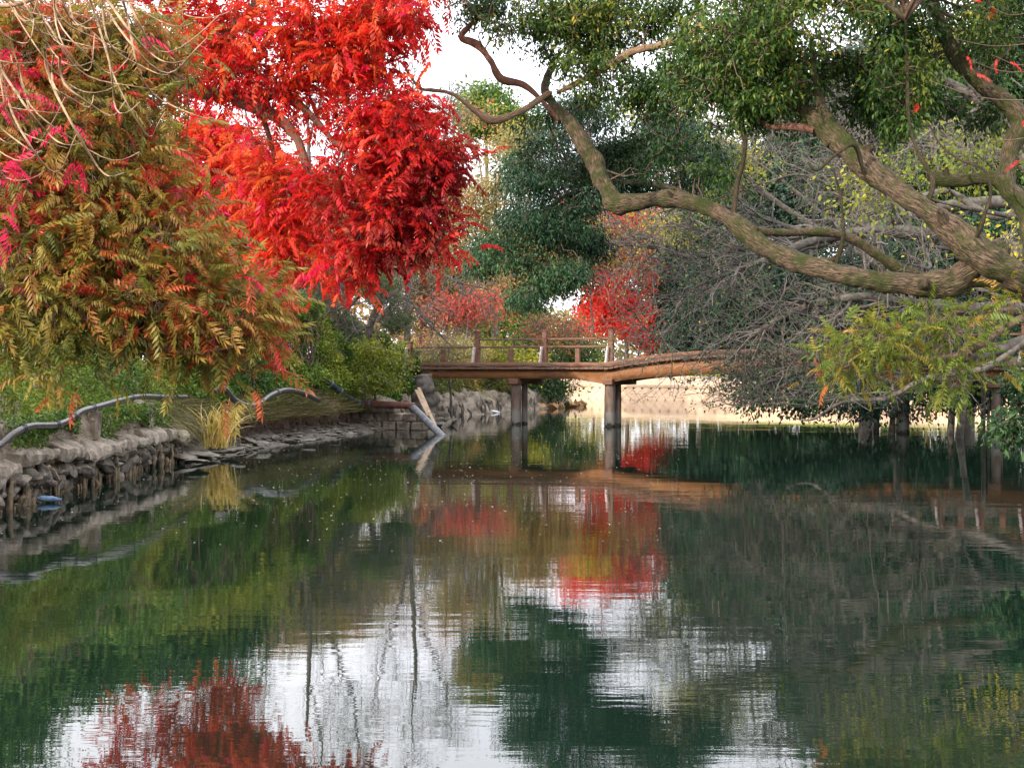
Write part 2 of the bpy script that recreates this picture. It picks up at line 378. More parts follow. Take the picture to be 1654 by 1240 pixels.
M_ground = rough_mat('ground_soil', (.06, .05, .03), (.15, .12, .06), (.06, .09, .025), scale=.7, bump=.5, bscale=6, dist=.06)
M_grass = rough_mat('lawn', (.17, .24, .025), (.32, .36, .04), scale=3, bump=.5)
M_wallstone = rough_mat('revetment_stone', (.62, .42, .27), (.80, .58, .40), scale=1.4, bump=.3, spec=.2)
M_grout = rough_mat('revetment_joint', (.14, .10, .08), (.24, .18, .14), scale=4, bump=.2)
M_hose = rough_mat('black_hose', (.012, .013, .014), (.045, .046, .05), scale=12, bump=.2, rough=.28, spec=.9)
M_rust = rough_mat('rusty_pipe', (.09, .038, .03), (.17, .075, .06), (.5, .45, .42), scale=5, bump=.3, rough=.6, c3pos=(.66, .7))
M_gpipe = rough_mat('grey_pipe', (.08, .085, .09), (.18, .185, .195), scale=5, bump=.3, rough=.5)
M_plank = rough_mat('bare_plank', (.22, .16, .10), (.40, .30, .21), scale=4, stretch=(2, 2, .5), bump=.3)
M_stake = rough_mat('rotten_stake', (.05, .04, .028), (.26, .20, .13), (.04, .04, .03), scale=7, stretch=(2, 2, .4), bump=.8, c3pos=(.5, .62))
M_blue = rough_mat('blue_plastic', (.04, .12, .26), (.18, .27, .36), scale=9, bump=.1, rough=.3)
M_whitep = rough_mat('white_plastic', (.65, .67, .7), (.82, .84, .86), scale=5, bump=.1, rough=.4)
M_dglass = rough_mat('dark_rubber', (.02, .03, .04), (.05, .07, .09), scale=5, bump=.1, rough=.4)
M_pinkwall = rough_mat('pale_pink_wall', (.62, .45, .42), (.76, .60, .58), scale=1, bump=.2)
M_float = leaf_mat('floating_leaf', [(0, (.12, .08, .04)), (.6, (.32, .26, .17)), (1, (.6, .56, .5))], trans=0, rough=.3, spec=.8)

# weathered pile: reddish above, scoured grey up to the flood line, dark wet band at the water
n2_ = M_pile.node_tree.nodes; l2_ = M_pile.node_tree.links; bs_ = n2_['Principled BSDF']; src = bs_.inputs['Base Color'].links[0].from_socket
g_ = n2_.new('ShaderNodeNewGeometry'); sx_ = n2_.new('ShaderNodeSeparateXYZ'); l2_.new(g_.outputs['Position'], sx_.inputs[0])
nn_ = n2_.new('ShaderNodeTexNoise'); nn_.inputs['Scale'].default_value = 6; l2_.new(g_.outputs['Position'], nn_.inputs['Vector'])
ma_ = n2_.new('ShaderNodeMath'); ma_.operation = 'MULTIPLY_ADD'; l2_.new(nn_.outputs['Fac'], ma_.inputs[0]); ma_.inputs[1].default_value = .35; l2_.new(sx_.outputs[2], ma_.inputs[2])
cr_r = n2_.new('ShaderNodeValToRGB'); els = cr_r.color_ramp.elements; els[0].position = .2; els[0].color = (.03, .028, .02, 1); els[1].position = .28; els[1].color = (.20, .185, .165, 1)
l2_.new(ma_.outputs[0], cr_r.inputs['Fac'])
m1_ = n2_.new('ShaderNodeMapRange'); m1_.inputs[1].default_value = .62; m1_.inputs[2].default_value = .72; l2_.new(ma_.outputs[0], m1_.inputs[0])
mm_ = n2_.new('ShaderNodeMix'); mm_.data_type = 'RGBA'; l2_.new(m1_.outputs[0], mm_.inputs[0]); l2_.new(cr_r.outputs[0], mm_.inputs[6]); l2_.new(src, mm_.inputs[7]); l2_.new(mm_.outputs[2], bs_.inputs['Base Color'])

# water: clear ripples over a dark green pond
M_water, n_, l_, b_ = mat_new('pond_water')
b_.inputs['Base Color'].default_value = (.004, .012, .008, 1); b_.inputs['Roughness'].default_value = .012; b_.inputs['IOR'].default_value = 1.62
b_.inputs['Specular IOR Level'].default_value = .5
ge_ = n_.new('ShaderNodeNewGeometry')
def wave(scale, st, dist_, strength, prev, detail=3):
    mp = n_.new('ShaderNodeMapping'); mp.inputs['Scale'].default_value = st; l_.new(ge_.outputs['Position'], mp.inputs['Vector'])
    ns = n_.new('ShaderNodeTexNoise'); ns.inputs['Scale'].default_value = scale; ns.inputs['Detail'].default_value = detail; ns.inputs['Roughness'].default_value = .55; l_.new(mp.outputs[0], ns.inputs['Vector'])
    bp = n_.new('ShaderNodeBump'); bp.inputs['Strength'].default_value = strength; bp.inputs['Distance'].default_value = dist_
    pn = n_.new('ShaderNodeTexNoise'); pn.inputs['Scale'].default_value = .16; pn.inputs['Detail'].default_value = 2; l_.new(ge_.outputs['Position'], pn.inputs['Vector'])
    pr_ = n_.new('ShaderNodeMapRange'); pr_.inputs[1].default_value = .35; pr_.inputs[2].default_value = .65; pr_.inputs[3].default_value = .35; pr_.inputs[4].default_value = 1.25; l_.new(pn.outputs['Fac'], pr_.inputs[0])
    mu = n_.new('ShaderNodeMath'); mu.operation = 'MULTIPLY'; l_.new(pr_.outputs[0], mu.inputs[0]); mu.inputs[1].default_value = dist_; l_.new(mu.outputs[0], bp.inputs['Distance'])
    l_.new(ns.outputs['Fac'], bp.inputs['Height'])
    if prev is not None: l_.new(prev.outputs[0], bp.inputs['Normal'])
    return bp
w1 = wave(.8, (.35, 1.3, 1), .0042, 1.0, None, 2)
w2 = wave(3.6, (.4, 1.7, 1), .0011, 1.0, w1, 3)
l_.new(w2.outputs[0], b_.inputs['Normal'])

# ------------------------------------------------------------------ setting: ground, water, far bank
LEFT = [(-7.2, -30), (-7.05, 10), (-6.95, 19), (-6.9, 28), (-6.6, 31), (-6.3, 35), (-5.4, 39), (-4.4, 43), (-3.9, 46), (-3.2, 51), (-2.1, 56), (-.4, 61), (1.6, 66), (2.9, 69.5), (2.0, 72), (-3, 76), (-14, 84), (-30, 92)]
FARW = [(-30, 94), (3.5, 86.5), (10.7, 80), (24, 74), (45, 68)]
RIGHT = [(45, 60), (30, 52), (20, 45), (15.5, 40), (13.2, 36.5), (12.4, 31), (10.5, 25), (8.3, 19), (6.6, 13), (6.2, 6), (6.2, -30)]
POLY = np.array(LEFT + FARW + RIGHT, float)
def sdist(p):
    a_ = POLY; b = np.roll(POLY, -1, 0); d = b - a_
    best = np.full(len(p), 1e9); inside = np.zeros(len(p), bool)
    for i in range(len(a_)):
        v = p - a_[i]; t = np.clip((v @ d[i]) / (d[i] @ d[i]), 0, 1); q = v - t[:, None] * d[i]
        best = np.minimum(best, np.hypot(q[:, 0], q[:, 1]))
        c = (a_[i, 1] > p[:, 1]) != (b[i, 1] > p[:, 1])
        xx = a_[i, 0] + (p[:, 1] - a_[i, 1]) / (d[i, 1] if abs(d[i, 1]) > 1e-9 else 1e-9) * d[i, 0]
        inside ^= c & (p[:, 0] < xx)
    return np.where(inside, -best, best)
def gz(x, y):
    """ground height"""
    p = np.stack([np.ravel(x), np.ravel(y)], 1); d = sdist(p)
    z = np.interp(d, [-3, -.6, 0, .25, .9, 3, 12, 60, 600], [-1.2, -.7, -.25, .25, .95, 1.25, 1.6, 2.2, 4])
    left = (p[:, 0] < 4) & (p[:, 1] < 71)
    z = np.where((p[:, 1] > 66) & (p[:, 0] > 3), np.interp(d, [-3, -.6, 0, 1.5, 6, 8, 12, 60, 600], [-1.2, -.7, -.4, .6, 1.1, 1.25, 1.4, 2.2, 4]), z)
    z = np.where(left, np.interp(d, [-3, -.6, 0, 1.15, 1.8, 3, 12, 60, 600], [-1.2, -.7, -.35, -.2, 1.0, 1.25, 1.6, 2.2, 4]), z)
    p3 = np.column_stack([p, np.zeros(len(p))])
    z = z + np.where(d > .1, (value_noise(p3, .6, 3) - .5) * .35 + (value_noise(p3, 2.3, 4) - .5) * .12, 0) * np.clip(d - np.where(left, 1.4, 0), 0, 1)
    return z.reshape(np.shape(x))
def grid_mesh(name, xs, ys, zf, smooth=True):
    X, Y = np.meshgrid(xs, ys); V = np.stack([X, Y, zf(X, Y)], -1).reshape(-1, 3); nx = len(xs)
    i = (np.arange(len(ys) - 1)[:, None] * nx + np.arange(nx - 1)[None]).ravel()
    return mesh_np(name, V, np.stack([i, i + 1, i + nx + 1, i + nx], 1), smooth=smooth)
xs = np.concatenate([np.linspace(-900, -40, 14)[:-1], np.linspace(-40, -12, 25)[:-1], np.arange(-12, 22, .4), np.linspace(22, 60, 40), np.linspace(60, 900, 14)[1:]])
ys = np.concatenate([np.linspace(-300, -20, 10)[:-1], np.arange(-20, 96, .5), np.linspace(96, 1200, 30)])
obj('ground', grid_mesh('ground', xs, ys, gz), M_ground, kind='structure')
wx = np.linspace(-60, 60, 3); wy = np.linspace(-40, 110, 3)
obj('water', grid_mesh('water', wx, wy, lambda X, Y: X * 0), M_water, kind='structure')

rng = np.random.default_rng(7)
# far revetment: sloping wall of diamond-set stones, coping, lawn behind
fw = thing('embankment_wall', 'long sunlit stone embankment wall with zigzag joints across the far water, seen under the bridge', 'wall', (7, 83, 0))
pth = np.array(FARW, float)
wl_pts = []
for i in range(len(pth) - 1):
    L = np.linalg.norm(pth[i + 1] - pth[i]); nn = max(2, int(L / 1.0))
    for t in np.linspace(0, 1, nn, endpoint=False): wl_pts.append(pth[i] * (1 - t) + pth[i + 1] * t)
wl_pts.append(pth[-1]); wl_pts = np.array(wl_pts)
tn = norm(np.gradient(wl_pts, axis=0)); nv = np.stack([-tn[:, 1], tn[:, 0]], 1)
nv = np.where((nv[:, 1:2] < 0), -nv, nv)          # away from the water
def strip(name, prof, rough_=0, seed=0, pts=None, nn=None, sub=1):
    pts = wl_pts if pts is None else pts; nn = nv if nn is None else nn
    if rough_ and sub == 1:
        pr = np.array(prof, float); cu = np.concatenate([[0], np.cumsum(np.hypot(*np.diff(pr, axis=0).T))]); q_ = np.arange(0, cu[-1], .07 if cu[-1] < 6 else .5); prof = np.column_stack([np.interp(q_, cu, pr[:, 0]), np.interp(q_, cu, pr[:, 1])])
    V = []
    for (o_, z_) in prof:
        V.append(np.column_stack([pts + nn * o_, np.full(len(pts), z_)]))
    V = np.stack(V, 1); K = len(prof); N = len(pts)
    if rough_:
        q = V.reshape(-1, 3); dv = np.stack([value_noise(q, 2.2, seed) - .5, value_noise(q, 2.2, seed + 1) - .5, value_noise(q, 2.2, seed + 2) - .5], 1)
        dv += .5 * np.stack([value_noise(q, 6.5, seed + 3) - .5, value_noise(q, 6.5, seed + 4) - .5, value_noise(q, 6.5, seed + 5) - .5], 1)
        V = (q + dv * rough_).reshape(V.shape)
    i = (np.arange(N - 1)[:, None] * K + np.arange(K - 1)[None]).ravel()
    return mesh_np(name, V.reshape(-1, 3), np.stack([i, i + K, i + K + 1, i + 1], 1))
part('joint_bed', strip('joint_bed', [(-.1, -.6), (.02, 0), (.40, .75), (.9, .78)]), M_grout, fw)
part('coping', strip('coping', [(.30, .70), (.28, .86), (.36, .90), (1.5, 1.05), (3.5, 1.28), (6.0, 1.33)]), M_wallstone, fw)
# diamonds: shared mesh tilted 45 deg in the slope plane
dm = MB(); s_ = .315
dm.box(np.array([0, 0, 0.]), (s_ * 1.37, .07, s_ * 1.37), np.array([[.7071, 0, .7071], [0, 1, 0], [-.7071, 0, .7071]]), .015)
dmesh = dm.mesh('stone'); dmesh['shift'] = 1; dmesh.materials.append(M_wallstone)
from mathutils import Matrix
cum = np.concatenate([[0], np.cumsum(np.linalg.norm(np.diff(wl_pts, axis=0), axis=1))])
def wall_at(sv):
    p = np.array([np.interp(sv, cum, wl_pts[:, 0]), np.interp(sv, cum, wl_pts[:, 1])]); n2 = np.array([np.interp(sv, cum, nv[:, 0]), np.interp(sv, cum, nv[:, 1])]); return p, norm(n2)
s0 = 33.0; cnt = 0; step = s_ * 2.0
sv = s0
while sv < 33 + 33 and cnt < 290:
    for row in range(5):
        ss = sv + (row % 2) * step / 2; zc = .02 + row * step / 2 * .88
        if zc > .66: continue
        p, n2 = wall_at(ss); off = .02 + zc * .505 - .02
        t2 = np.array([n2[1], -n2[0]]); slope = norm(np.array([n2[0] * .45, n2[1] * .45, 1 * .88])); xd = np.array([t2[0], t2[1], 0]); yd = np.cross(slope, xd)
        o = bpy.data.objects.new('stone', dmesh); COL.objects.link(o); o.parent = fw
        Lc = np.array([p[0] + n2[0] * off, p[1] + n2[1] * off, zc]) - np.array(fw.location)
        j = rng.normal(0, .012)
        o.matrix_local = Matrix([[xd[r], yd[r], slope[r], Lc[r] + yd[r] * j] for r in range(3)] + [[0, 0, 0, 1]]); cnt += 1
    sv += step
obj('grass_bank', strip('grass_bank', [(5.8, 1.1), (6.0, 1.42), (9, 1.68), (16, 1.75), (30, 2.4)], .12, 5), M_grass, kind='structure')

# ------------------------------------------------------------------ left bank
def shore(y):
    p = np.array(LEFT[:14], float); return np.interp(y, p[:, 1], p[:, 0])
def shore_pts(y0, y1, st):
    y = np.arange(y0, y1 + 1e-6, st); p = np.column_stack([shore(y), y]); t = norm(np.gradient(p, axis=0)); return p, np.column_stack([-t[:, 1], t[:, 0]])
rw = thing('retaining_wall', 'crumbling concrete retaining wall with a pale ledge and rotten stakes along the left bank', 'wall', (-7.0, 22, 0))
pp, nn = shore_pts(6, 29.6, .12)
part('foundation', strip('foundation', [(.75, -.4), (.55, 0), (.42, .2), (.3, .36), (.2, .45)], .5, 11, pp, nn), M_conc, rw)
def capped(me, N):
    V = np.empty(len(me.vertices) * 3, dtype=np.float32); me.vertices.foreach_get('co', V); V = V.reshape(-1, 3); K = len(V) // N
    V[K - 1::K] = V[0::K]; Fc = [tuple(p.vertices[:]) for p in me.polygons] + [tuple(range(K - 1)), tuple(range(len(V) - 2, len(V) - K - 1, -1))]
    m2 = bpy.data.meshes.new('ledge_slab'); m2.from_pydata(V.tolist(), [], Fc); m2.update(); return m2
yl = 6.0
while yl < 29.5:                                   # the ledge is cast in short uneven lengths
    ln_ = rng.uniform(.7, 1.9); a_, b2 = shore_pts(yl, min(yl + ln_ - .03, 29.6), .08); dz = rng.normal(0, .035); dx = rng.normal(0, .035); tt4 = rng.uniform(-.05, .03)
    prof = [(.55 + dx, .56 + dz), (.5 + dx, .50 + dz), (.10 + dx, .48 + dz), (.0 + dx, .49 + dz), (-.01 + dx, .57 + dz), (.01 + dx, .66 + dz), (.08 + dx, .69 + dz + tt4), (.5 + dx, .80 + dz), (.56 + dx, .78 + dz), (.55 + dx, .56 + dz)]
    if len(a_) > 2: part('ledge_slab', capped(strip('ledge_slab', prof, .125, 21 + int(yl * 7), a_, b2), len(a_)), M_ledge, rw)
    yl += ln_
part('wall_face', strip('wall_face', [(.30, .70), (.36, .85), (.40, 1.0), (.44, 1.12), (.62, 1.20), (1.0, 1.2)], .2, 31, pp, nn), M_conc, rw)
for (px, Y) in ((165, 24.6), (255, 28.2)):
    b = MB(); b.box(np.array([-7.22, Y, .96]), (.16, .34, .52), None, .02, .01, rng); part('concrete_post', b.mesh('concrete_post'), M_conc, rw)
def rock_mesh(name, seed, flat=1.0):
    r = np.random.default_rng(seed)
    import bmesh
    bm = bmesh.new(); bmesh.ops.create_icosphere(bm, subdivisions=2, radius=1.0)
    pl = [(norm(r.normal(size=3)), .55 + .35 * r.random()) for _ in range(9)]
    for v in bm.verts:
        c = np.array(v.co)
        for (n0, dd) in pl:
            k = c @ n0 - dd
            if k > 0: c = c - n0 * k
        c = c * (1 + .08 * (r.random() - .5)); c[2] *= flat; v.co = c
    me = bpy.data.meshes.new(name); bm.to_mesh(me); bm.free(); me['shift'] = 1; return me
ROCKS = [rock_mesh('stone', 100 + i, .7) for i in range(6)]
for m_ in ROCKS: m_.materials.append(M_stone)
FLAT = [rock_mesh('rock', 200 + i, .35) for i in range(5)]
for m_ in FLAT: m_.materials.append(M_stone)
def place(me, name, loc, scl, rot, parent=None):
    o = bpy.data.objects.new(name, me); COL.objects.link(o)
    if parent is not None: o.parent = parent; loc = np.array(loc) - np.array(parent.location)
    o.location = [float(x) for x in loc]; o.scale = scl; o.rotation_euler = rot; return o
for i in range(230):
    y = 17.2 + 12.2 * rng.random(); z = .0 + .44 * rng.random(); x = shore(y) - .06 - .22 * rng.random() - .15 * (z < .2); s = .07 + .13 * rng.random()
    place(ROCKS[i % 6], 'stone', (x, y, z), (s, s * 1.4, s * .9), (rng.random(), rng.random(), 6 * rng.random()), rw)
# stakes: rotten timber posts driven in front of the wall
for i in range(120):
    y = 18.0 + 11.6 * (i / 120) + rng.normal(0, .12); x = shore(y) + .02 - .28 * rng.random(); h = .06 + .46 * rng.random() ** 1.3; r = .016 + .035 * rng.random() ** 1.5
    lean = rng.normal(0, .07, 2); top = h
    pts = np.array([[x, y, -.35], [x + lean[0] * .4, y + lean[1] * .4, h * .4], [x + lean[0], y + lean[1], top]])
    me, _ = tube_mesh('stake', pts, [r * 1.1, r, r * .35], 7, 5, .8, i); part('stake', me, M_stake, rw)

# mud shore, undercut bank with roots
pp2, nn2 = shore_pts(29.2, 47.5, .12)
obj('mud_bank', strip('mud_bank', [(-.55, -.12), (-.3, -.02), (0, .05), (.35, .13), (.7, .22), (.95, .34)], .16, 41, pp2, nn2), M_mud, kind='structure')
obj('earth_bank', strip('earth_bank', [(1.05, .0), (.98, .26), (.8, .38), (.62, .52), (.6, .68), (.75, .86), (1.1, 1.05), (1.6, 1.2), (2.6, 1.35)], .34, 51, pp2, nn2), M_earth, kind='structure')
pp3, nn3 = shore_pts(46.5, 69.3, .15)
obj('root_bank', strip('root_bank', [(-.25, -.2), (0, .02), (.12, .2), (.2, .45), (.25, .62), (.5, .8), (1.2, 1.1), (2.4, 1.3)], .4, 61, pp3, nn3), M_conc, kind='structure')
# dry roots and stakes on the bank
Q = []
for y in np.arange(29.5, 46, .035):
    x = shore(y) - .62 - .15 * rng.random(); z = .5 + .4 * rng.random()
    Q.append([[x, y, z], [x + .08 + .1 * rng.random(), y + rng.normal(0, .06), z - .12], [x + .1 + .15 * rng.random(), y + rng.normal(0, .12), z - .25 - .3 * rng.random()]])
Q = np.array(Q); V, Fc, U = tubes(Q, np.full(Q.shape[:2], .008) * np.array([1, .8, .4]), 3)
obj('hanging_roots', mesh_np('hanging_roots', V, Fc), M_twig, kind='stuff', label='brown rootlets hanging from the undercut left bank above the mud', cat='roots')
for i in range(46):
    y = 47.5 + 20 * rng.random(); x = shore(y) + rng.uniform(-.25, .05); h = .2 + .45 * rng.random(); r = .03 + .05 * rng.random()
    me, _ = tube_mesh('root_stub', np.array([[x, y, -.3], [x + rng.normal(0, .04), y, h * .5], [x - .08, y, h]]), [r, r * .8, r * .4], 6, 4, .6, i + 300)
    obj('root_stub', me, M_grey, kind='thing', label='grey weathered stub standing at the waterline of the far left bank beyond the pipe', cat='root stub', group='weathered stubs at the far waterline')
# rubble
C = []; 
rb_v = []; rb_f = []; nb = 0
for i in range(520):
    y = 29.3 + 17 * rng.random() ** 1.1; x = shore(y) + .35 - 1.1 * rng.random(); s = .03 + .07 * rng.random()
    me = FLAT[i % 5]; co = np.empty(len(me.vertices) * 3, dtype=np.float32); me.vertices.foreach_get('co', co); co = co.reshape(-1, 3) * np.array([s * 1.3, s, s * .9])
    an = rng.random() * 6; c_, s2 = math.cos(an), math.sin(an); co = co @ np.array([[c_, s2, 0], [-s2, c_, 0], [0, 0, 1]]).T
    d = shore(y) - x; z = np.interp(d, [-.35, 0, .4, .8], [-.0, .06, .15, .27])
    fi = np.array([p.vertices[:] for p in me.polygons]); rb_v.append(co + [x, y, z + s * .2]); rb_f.append(fi + nb); nb += len(co)
obj('rubble', mesh_np('rubble', np.vstack(rb_v), np.vstack(rb_f)), M_stone, kind='stuff', label='small grey stones strewn over the muddy left shore', cat='rubble')
rocks = [(375, 728, .34, .12, 'flat'), (330, 733, .40, .10, 'flat'), (405, 712, .30, .14, 'flat'), (382, 705, .17, .17, 'b'), (425, 716, .22, .13, 'flat'), (300, 738, .3, .12, 'flat'), (445, 706, .16, .12, 'b'), (470, 712, .2, .08, 'flat'),
         (350, 722, .26, .12, 'flat'), (395, 690, .14, .14, 'b'), (500, 708, .24, .07, 'flat'), (540, 700, .2, .07, 'flat'), (318, 745, .3, .08, 'flat')]
RL = ['grey stone slab just right of the foot of the reed clump', 'long grey slab at the water edge left of the reeds', 'tilted grey slab two steps right of the reeds, at the water', 'pale squarish block standing right behind the slabs beside the reeds', 'grey slab lying right of the pale block beside the reeds',
      'grey slab at the end of the retaining wall, nearest the ledge', 'rounded grey block at the water below the wavy hose', 'thin dark slab on the mud below the crest of the wavy hose', 'grey slab at the very foot of the reeds', 'small pale block on the bank right of the reed blades', 'thin slab on the mud midway between the reeds and the block wall', 'thin dark slab on the mud nearest the block wall', 'lowest grey slab lapped by water left of the reeds']
for i, (px, py, s, h, k) in enumerate(rocks):
    Y = H * F / (py + 10 - HZ); p = P(px, py, Y); x = min(p[0], shore(Y) + .25)
    o = place((FLAT if k == 'flat' else ROCKS)[i % 5], 'rock', (p[0], Y, .1 + h * .3), (s, s * .8, h * (1.5 if k == 'flat' else 1.2)), (rng.normal(0, .15), rng.normal(0, .15), rng.random() * 6))
    o['label'] = RL[i]
    o['category'] = 'rock'; o['group'] = 'flat slabs on the shore' if k == 'flat' else 'blocks on the shore'
# orange rocks at the tip of the left bank
ob = rough_mat('ochre_stone', (.30, .17, .08), (.55, .34, .18), scale=3, bump=.4)
for i in range(16):
    y = 65.5 + 4.5 * rng.random(); x = shore(y) + rng.uniform(-.3, .5); s = .2 + .22 * rng.random()
    me = rock_mesh('rock', 500 + i, .7); me.materials.append(ob)
    o = place(me, 'rock', (x, y, .1), (s, s, s * .8), (0, 0, rng.random() * 6)); o['label'] = 'ochre rock at the tip of the far left bank, behind the bridge piles'; o['category'] = 'rock'; o['group'] = 'ochre rocks behind the bridge'

# block wall under the pipe
bw = thing('block_wall', 'low wall of pale square stone blocks under the rusty pipe', 'wall', (-4.5, 44.6, 0))
for r_ in range(3):
    for i in range(6):
        x = -5.15 + i * .46 + (r_ % 2) * .2; y = 44.9 - i * .18; z = .12 + r_ * .27
        if r_ == 2 and i > 3: continue
        b = MB(); b.box(np.array([x, y, z]), (.43, .4, .25), np.array([[.93, -.36, 0], [.36, .93, 0], [0, 0, 1]]), .025, .012, rng); part('block', b.mesh('block'), M_conc, bw)
for i in range(26):
    p = G(640 + 95 * rng.random(), 668 + 24 * rng.random()); s = .14 + .2 * rng.random()
    o = place(ROCKS[i % 6], 'boulder', (p[0] - .1, p[1] + .3, .08), (s * 1.5, s, s * .8), (rng.normal(0, .4), rng.normal(0, .4), rng.random() * 6))
    o['label'] = 'pale grey boulder heaped at the water beside the slanting pipe'; o['category'] = 'boulder'; o['group'] = 'boulders beside the slanting pipe'

# hoses and pipes
def tube_thing(name, label, cat, pts, rad, mat, sides=14, n=14, corr=0, group=None):
    q = smooth_path(pts, n); R = np.full(len(q), rad)
    if corr:
        m_ = int(np.linalg.norm(np.diff(q, axis=0), axis=1).sum() / .02); tt = np.linspace(0, len(q) - 1, m_); q = np.column_stack([np.interp(tt, np.arange(len(q)), q[:, k]) for k in range(3)]); R = rad * (1 + corr * np.sin(np.arange(m_) * 2 * np.pi / 4))
    V, Fq, uv = tubes(q[None], R[None], sides)
    t = thing(name, label, cat, tuple(q[len(q) // 2]), group)
    part('hose_body' if 'hose' in name else 'pipe_body', mesh_np(name, V, Fq, uv=uv, smooth=True), mat, t); return t, q
def ring(parent, p, d, r, ln, mat, name='clamp'):
    d = norm(np.asarray(d)); V, Fq, uv = tubes(np.array([[p - d * ln / 2, p + d * ln / 2]]), np.array([[r, r]]), 16)
    me = mesh_np(name, V, Fq, smooth=True); o = part(name, me, mat, parent)
    mo = o.modifiers.new('thick', 'SOLIDIFY'); mo.thickness = r * .18; mo.offset = 1
def hosep(l): return np.array([P(px, py, -7.12 * F / (px - 827) if px < 330 else Y) for (px, py, Y) in l])
t, q = tube_thing('drain_hose', 'long black corrugated hose resting on the retaining wall, leftmost length', 'hose', hosep([(-90, 760, 0), (-30, 735, 0), (0, 718, 0), (22, 700, 0), (50, 688, 0), (90, 686, 0), (115, 676, 0), (132, 664, 0), (160, 656, 0), (200, 645, 0), (230, 640, 0), (262, 641, 0), (300, 641, 0)]), .05, M_hose, corr=.05)
for k in (.3, .42, .52, .64, .78, .9, .96): i = int(k * len(q)); ring(t, q[i], q[i + 1] - q[i - 1], .063, .04, M_dglass)
t, q = tube_thing('drain_hose', 'wavy black corrugated hose looping over the grassy bank behind the reeds', 'hose', np.array([P(*p) for p in [(345, 633, 32.8), (362, 628, 33.2), (378, 645, 33.8), (398, 655, 34.5), (418, 652, 35.2), (438, 638, 36.3), (462, 630, 37.4), (488, 634, 38.6), (508, 643, 39.4), (515, 646, 40)]]), .07, M_hose, corr=.05)
for k in (.35, .6, .8): i = int(k * len(q)); ring(t, q[i], q[i + 1] - q[i - 1], .074, .05, M_gpipe)
t, q = tube_thing('drain_hose', 'straight black hose sloping down out of the ivy to the rusty pipe', 'hose', np.array([P(*p) for p in [(524, 612, 42.2), (545, 628, 42.8), (562, 642, 43.4), (578, 651, 43.8), (586, 652, 44)]]), .085, M_dglass)
for k in (.12, .3, .75, .9): i = int(k * len(q)); ring(t, q[i], q[i + 1] - q[i - 1], .095, .09, M_gpipe)
t = thing('drain_pipe', 'rusty brown pipe on stone blocks turning into a grey pipe that slants into the water', 'pipe', (-3.6, 43.5, 0))
a0 = P(586, 652, 44); a1 = P(664, 655, 43.2); a2 = P(712, 702, 41.0)
a2b = a2 + (a2 - a1) * .12
V, Fq, uv = tubes(smooth_path(np.array([a0, a1 - (a1 - a0) * .06, a1 + (a2 - a1) * .05]), 6)[None], np.full((1, 13), .105), 16); part('rusty_pipe', mesh_np('rusty_pipe', V, Fq, smooth=True), M_rust, t)
V, Fq, uv = tubes(np.array([[a1 + (a2 - a1) * .04, a2b]]), np.full((1, 2), .11), 16); part('grey_pipe', mesh_np('grey_pipe', V, Fq, smooth=True), M_gpipe, t)
ring(t, a0 + (a1 - a0) * .03, a1 - a0, .115, .1, M_dglass, 'coupler'); ring(t, a0 + (a1 - a0) * .16, a1 - a0, .112, .08, M_gpipe, 'coupler')
ring(t, a1 + (a2 - a1) * .06, a2 - a1, .118, .1, M_rust, 'coupler')
for (p0, p1, lb) in (((672, 630, 44), (692, 672, 43), 'weathered plank leaning on the bank behind the slanting pipe, shorter left one'), ((676, 626, 44.2), (703, 688, 42.6), 'weathered plank leaning on the bank behind the slanting pipe, longer right one')):
    b = MB(); b.beam(P(*p0), P(*p1), .11, .05); obj('plank', b.mesh('plank'), M_plank, label=lb, cat='plank')
me, _ = tube_mesh('bridge_abutment', np.array([P(690, 690, 47.5), P(688, 650, 47.5), P(684, 622, 47.5), P(682, 606, 47.5)]), [.42, .36, .33, .3], 9, 6, .7, 8); obj('bridge_abutment', me, M_grey, label='dark stone abutment block under the left end of the bridge', cat='abutment')

# litter
bt = thing('plastic_bottle', 'pale blue plastic bottle lying among the stakes under the left wall', 'bottle', tuple(G(78, 798)))
c0 = G(60, 812) + [0, 0, .07]; c1 = G(97, 812) + [0, 0, .05]
V, Fq, uv = tubes(np.linspace(c0, c1, 7)[None], np.array([[.02, .042, .046, .042, .046, .032, .014]]), 12); part('bottle_body', mesh_np('bottle_body', V, Fq, smooth=True), M_blue, bt)
V, Fq, uv = tubes(np.linspace(c1, c1 + (c1 - c0) * .08, 2)[None], np.array([[.02, .02]]), 10); part('cap', mesh_np('cap', V, Fq), M_blue, bt)
pf = G(790, 667); o = place(rock_mesh('styrofoam_board', 900, .3), 'styrofoam_board', (pf[0], pf[1] + .2, .08), (.5, .2, .3), (0, .1, .1)); o.data.materials.append(M_whitep); o['label'] = 'white foam board caught at the waterline behind the left bridge pile'; o['category'] = 'foam board'

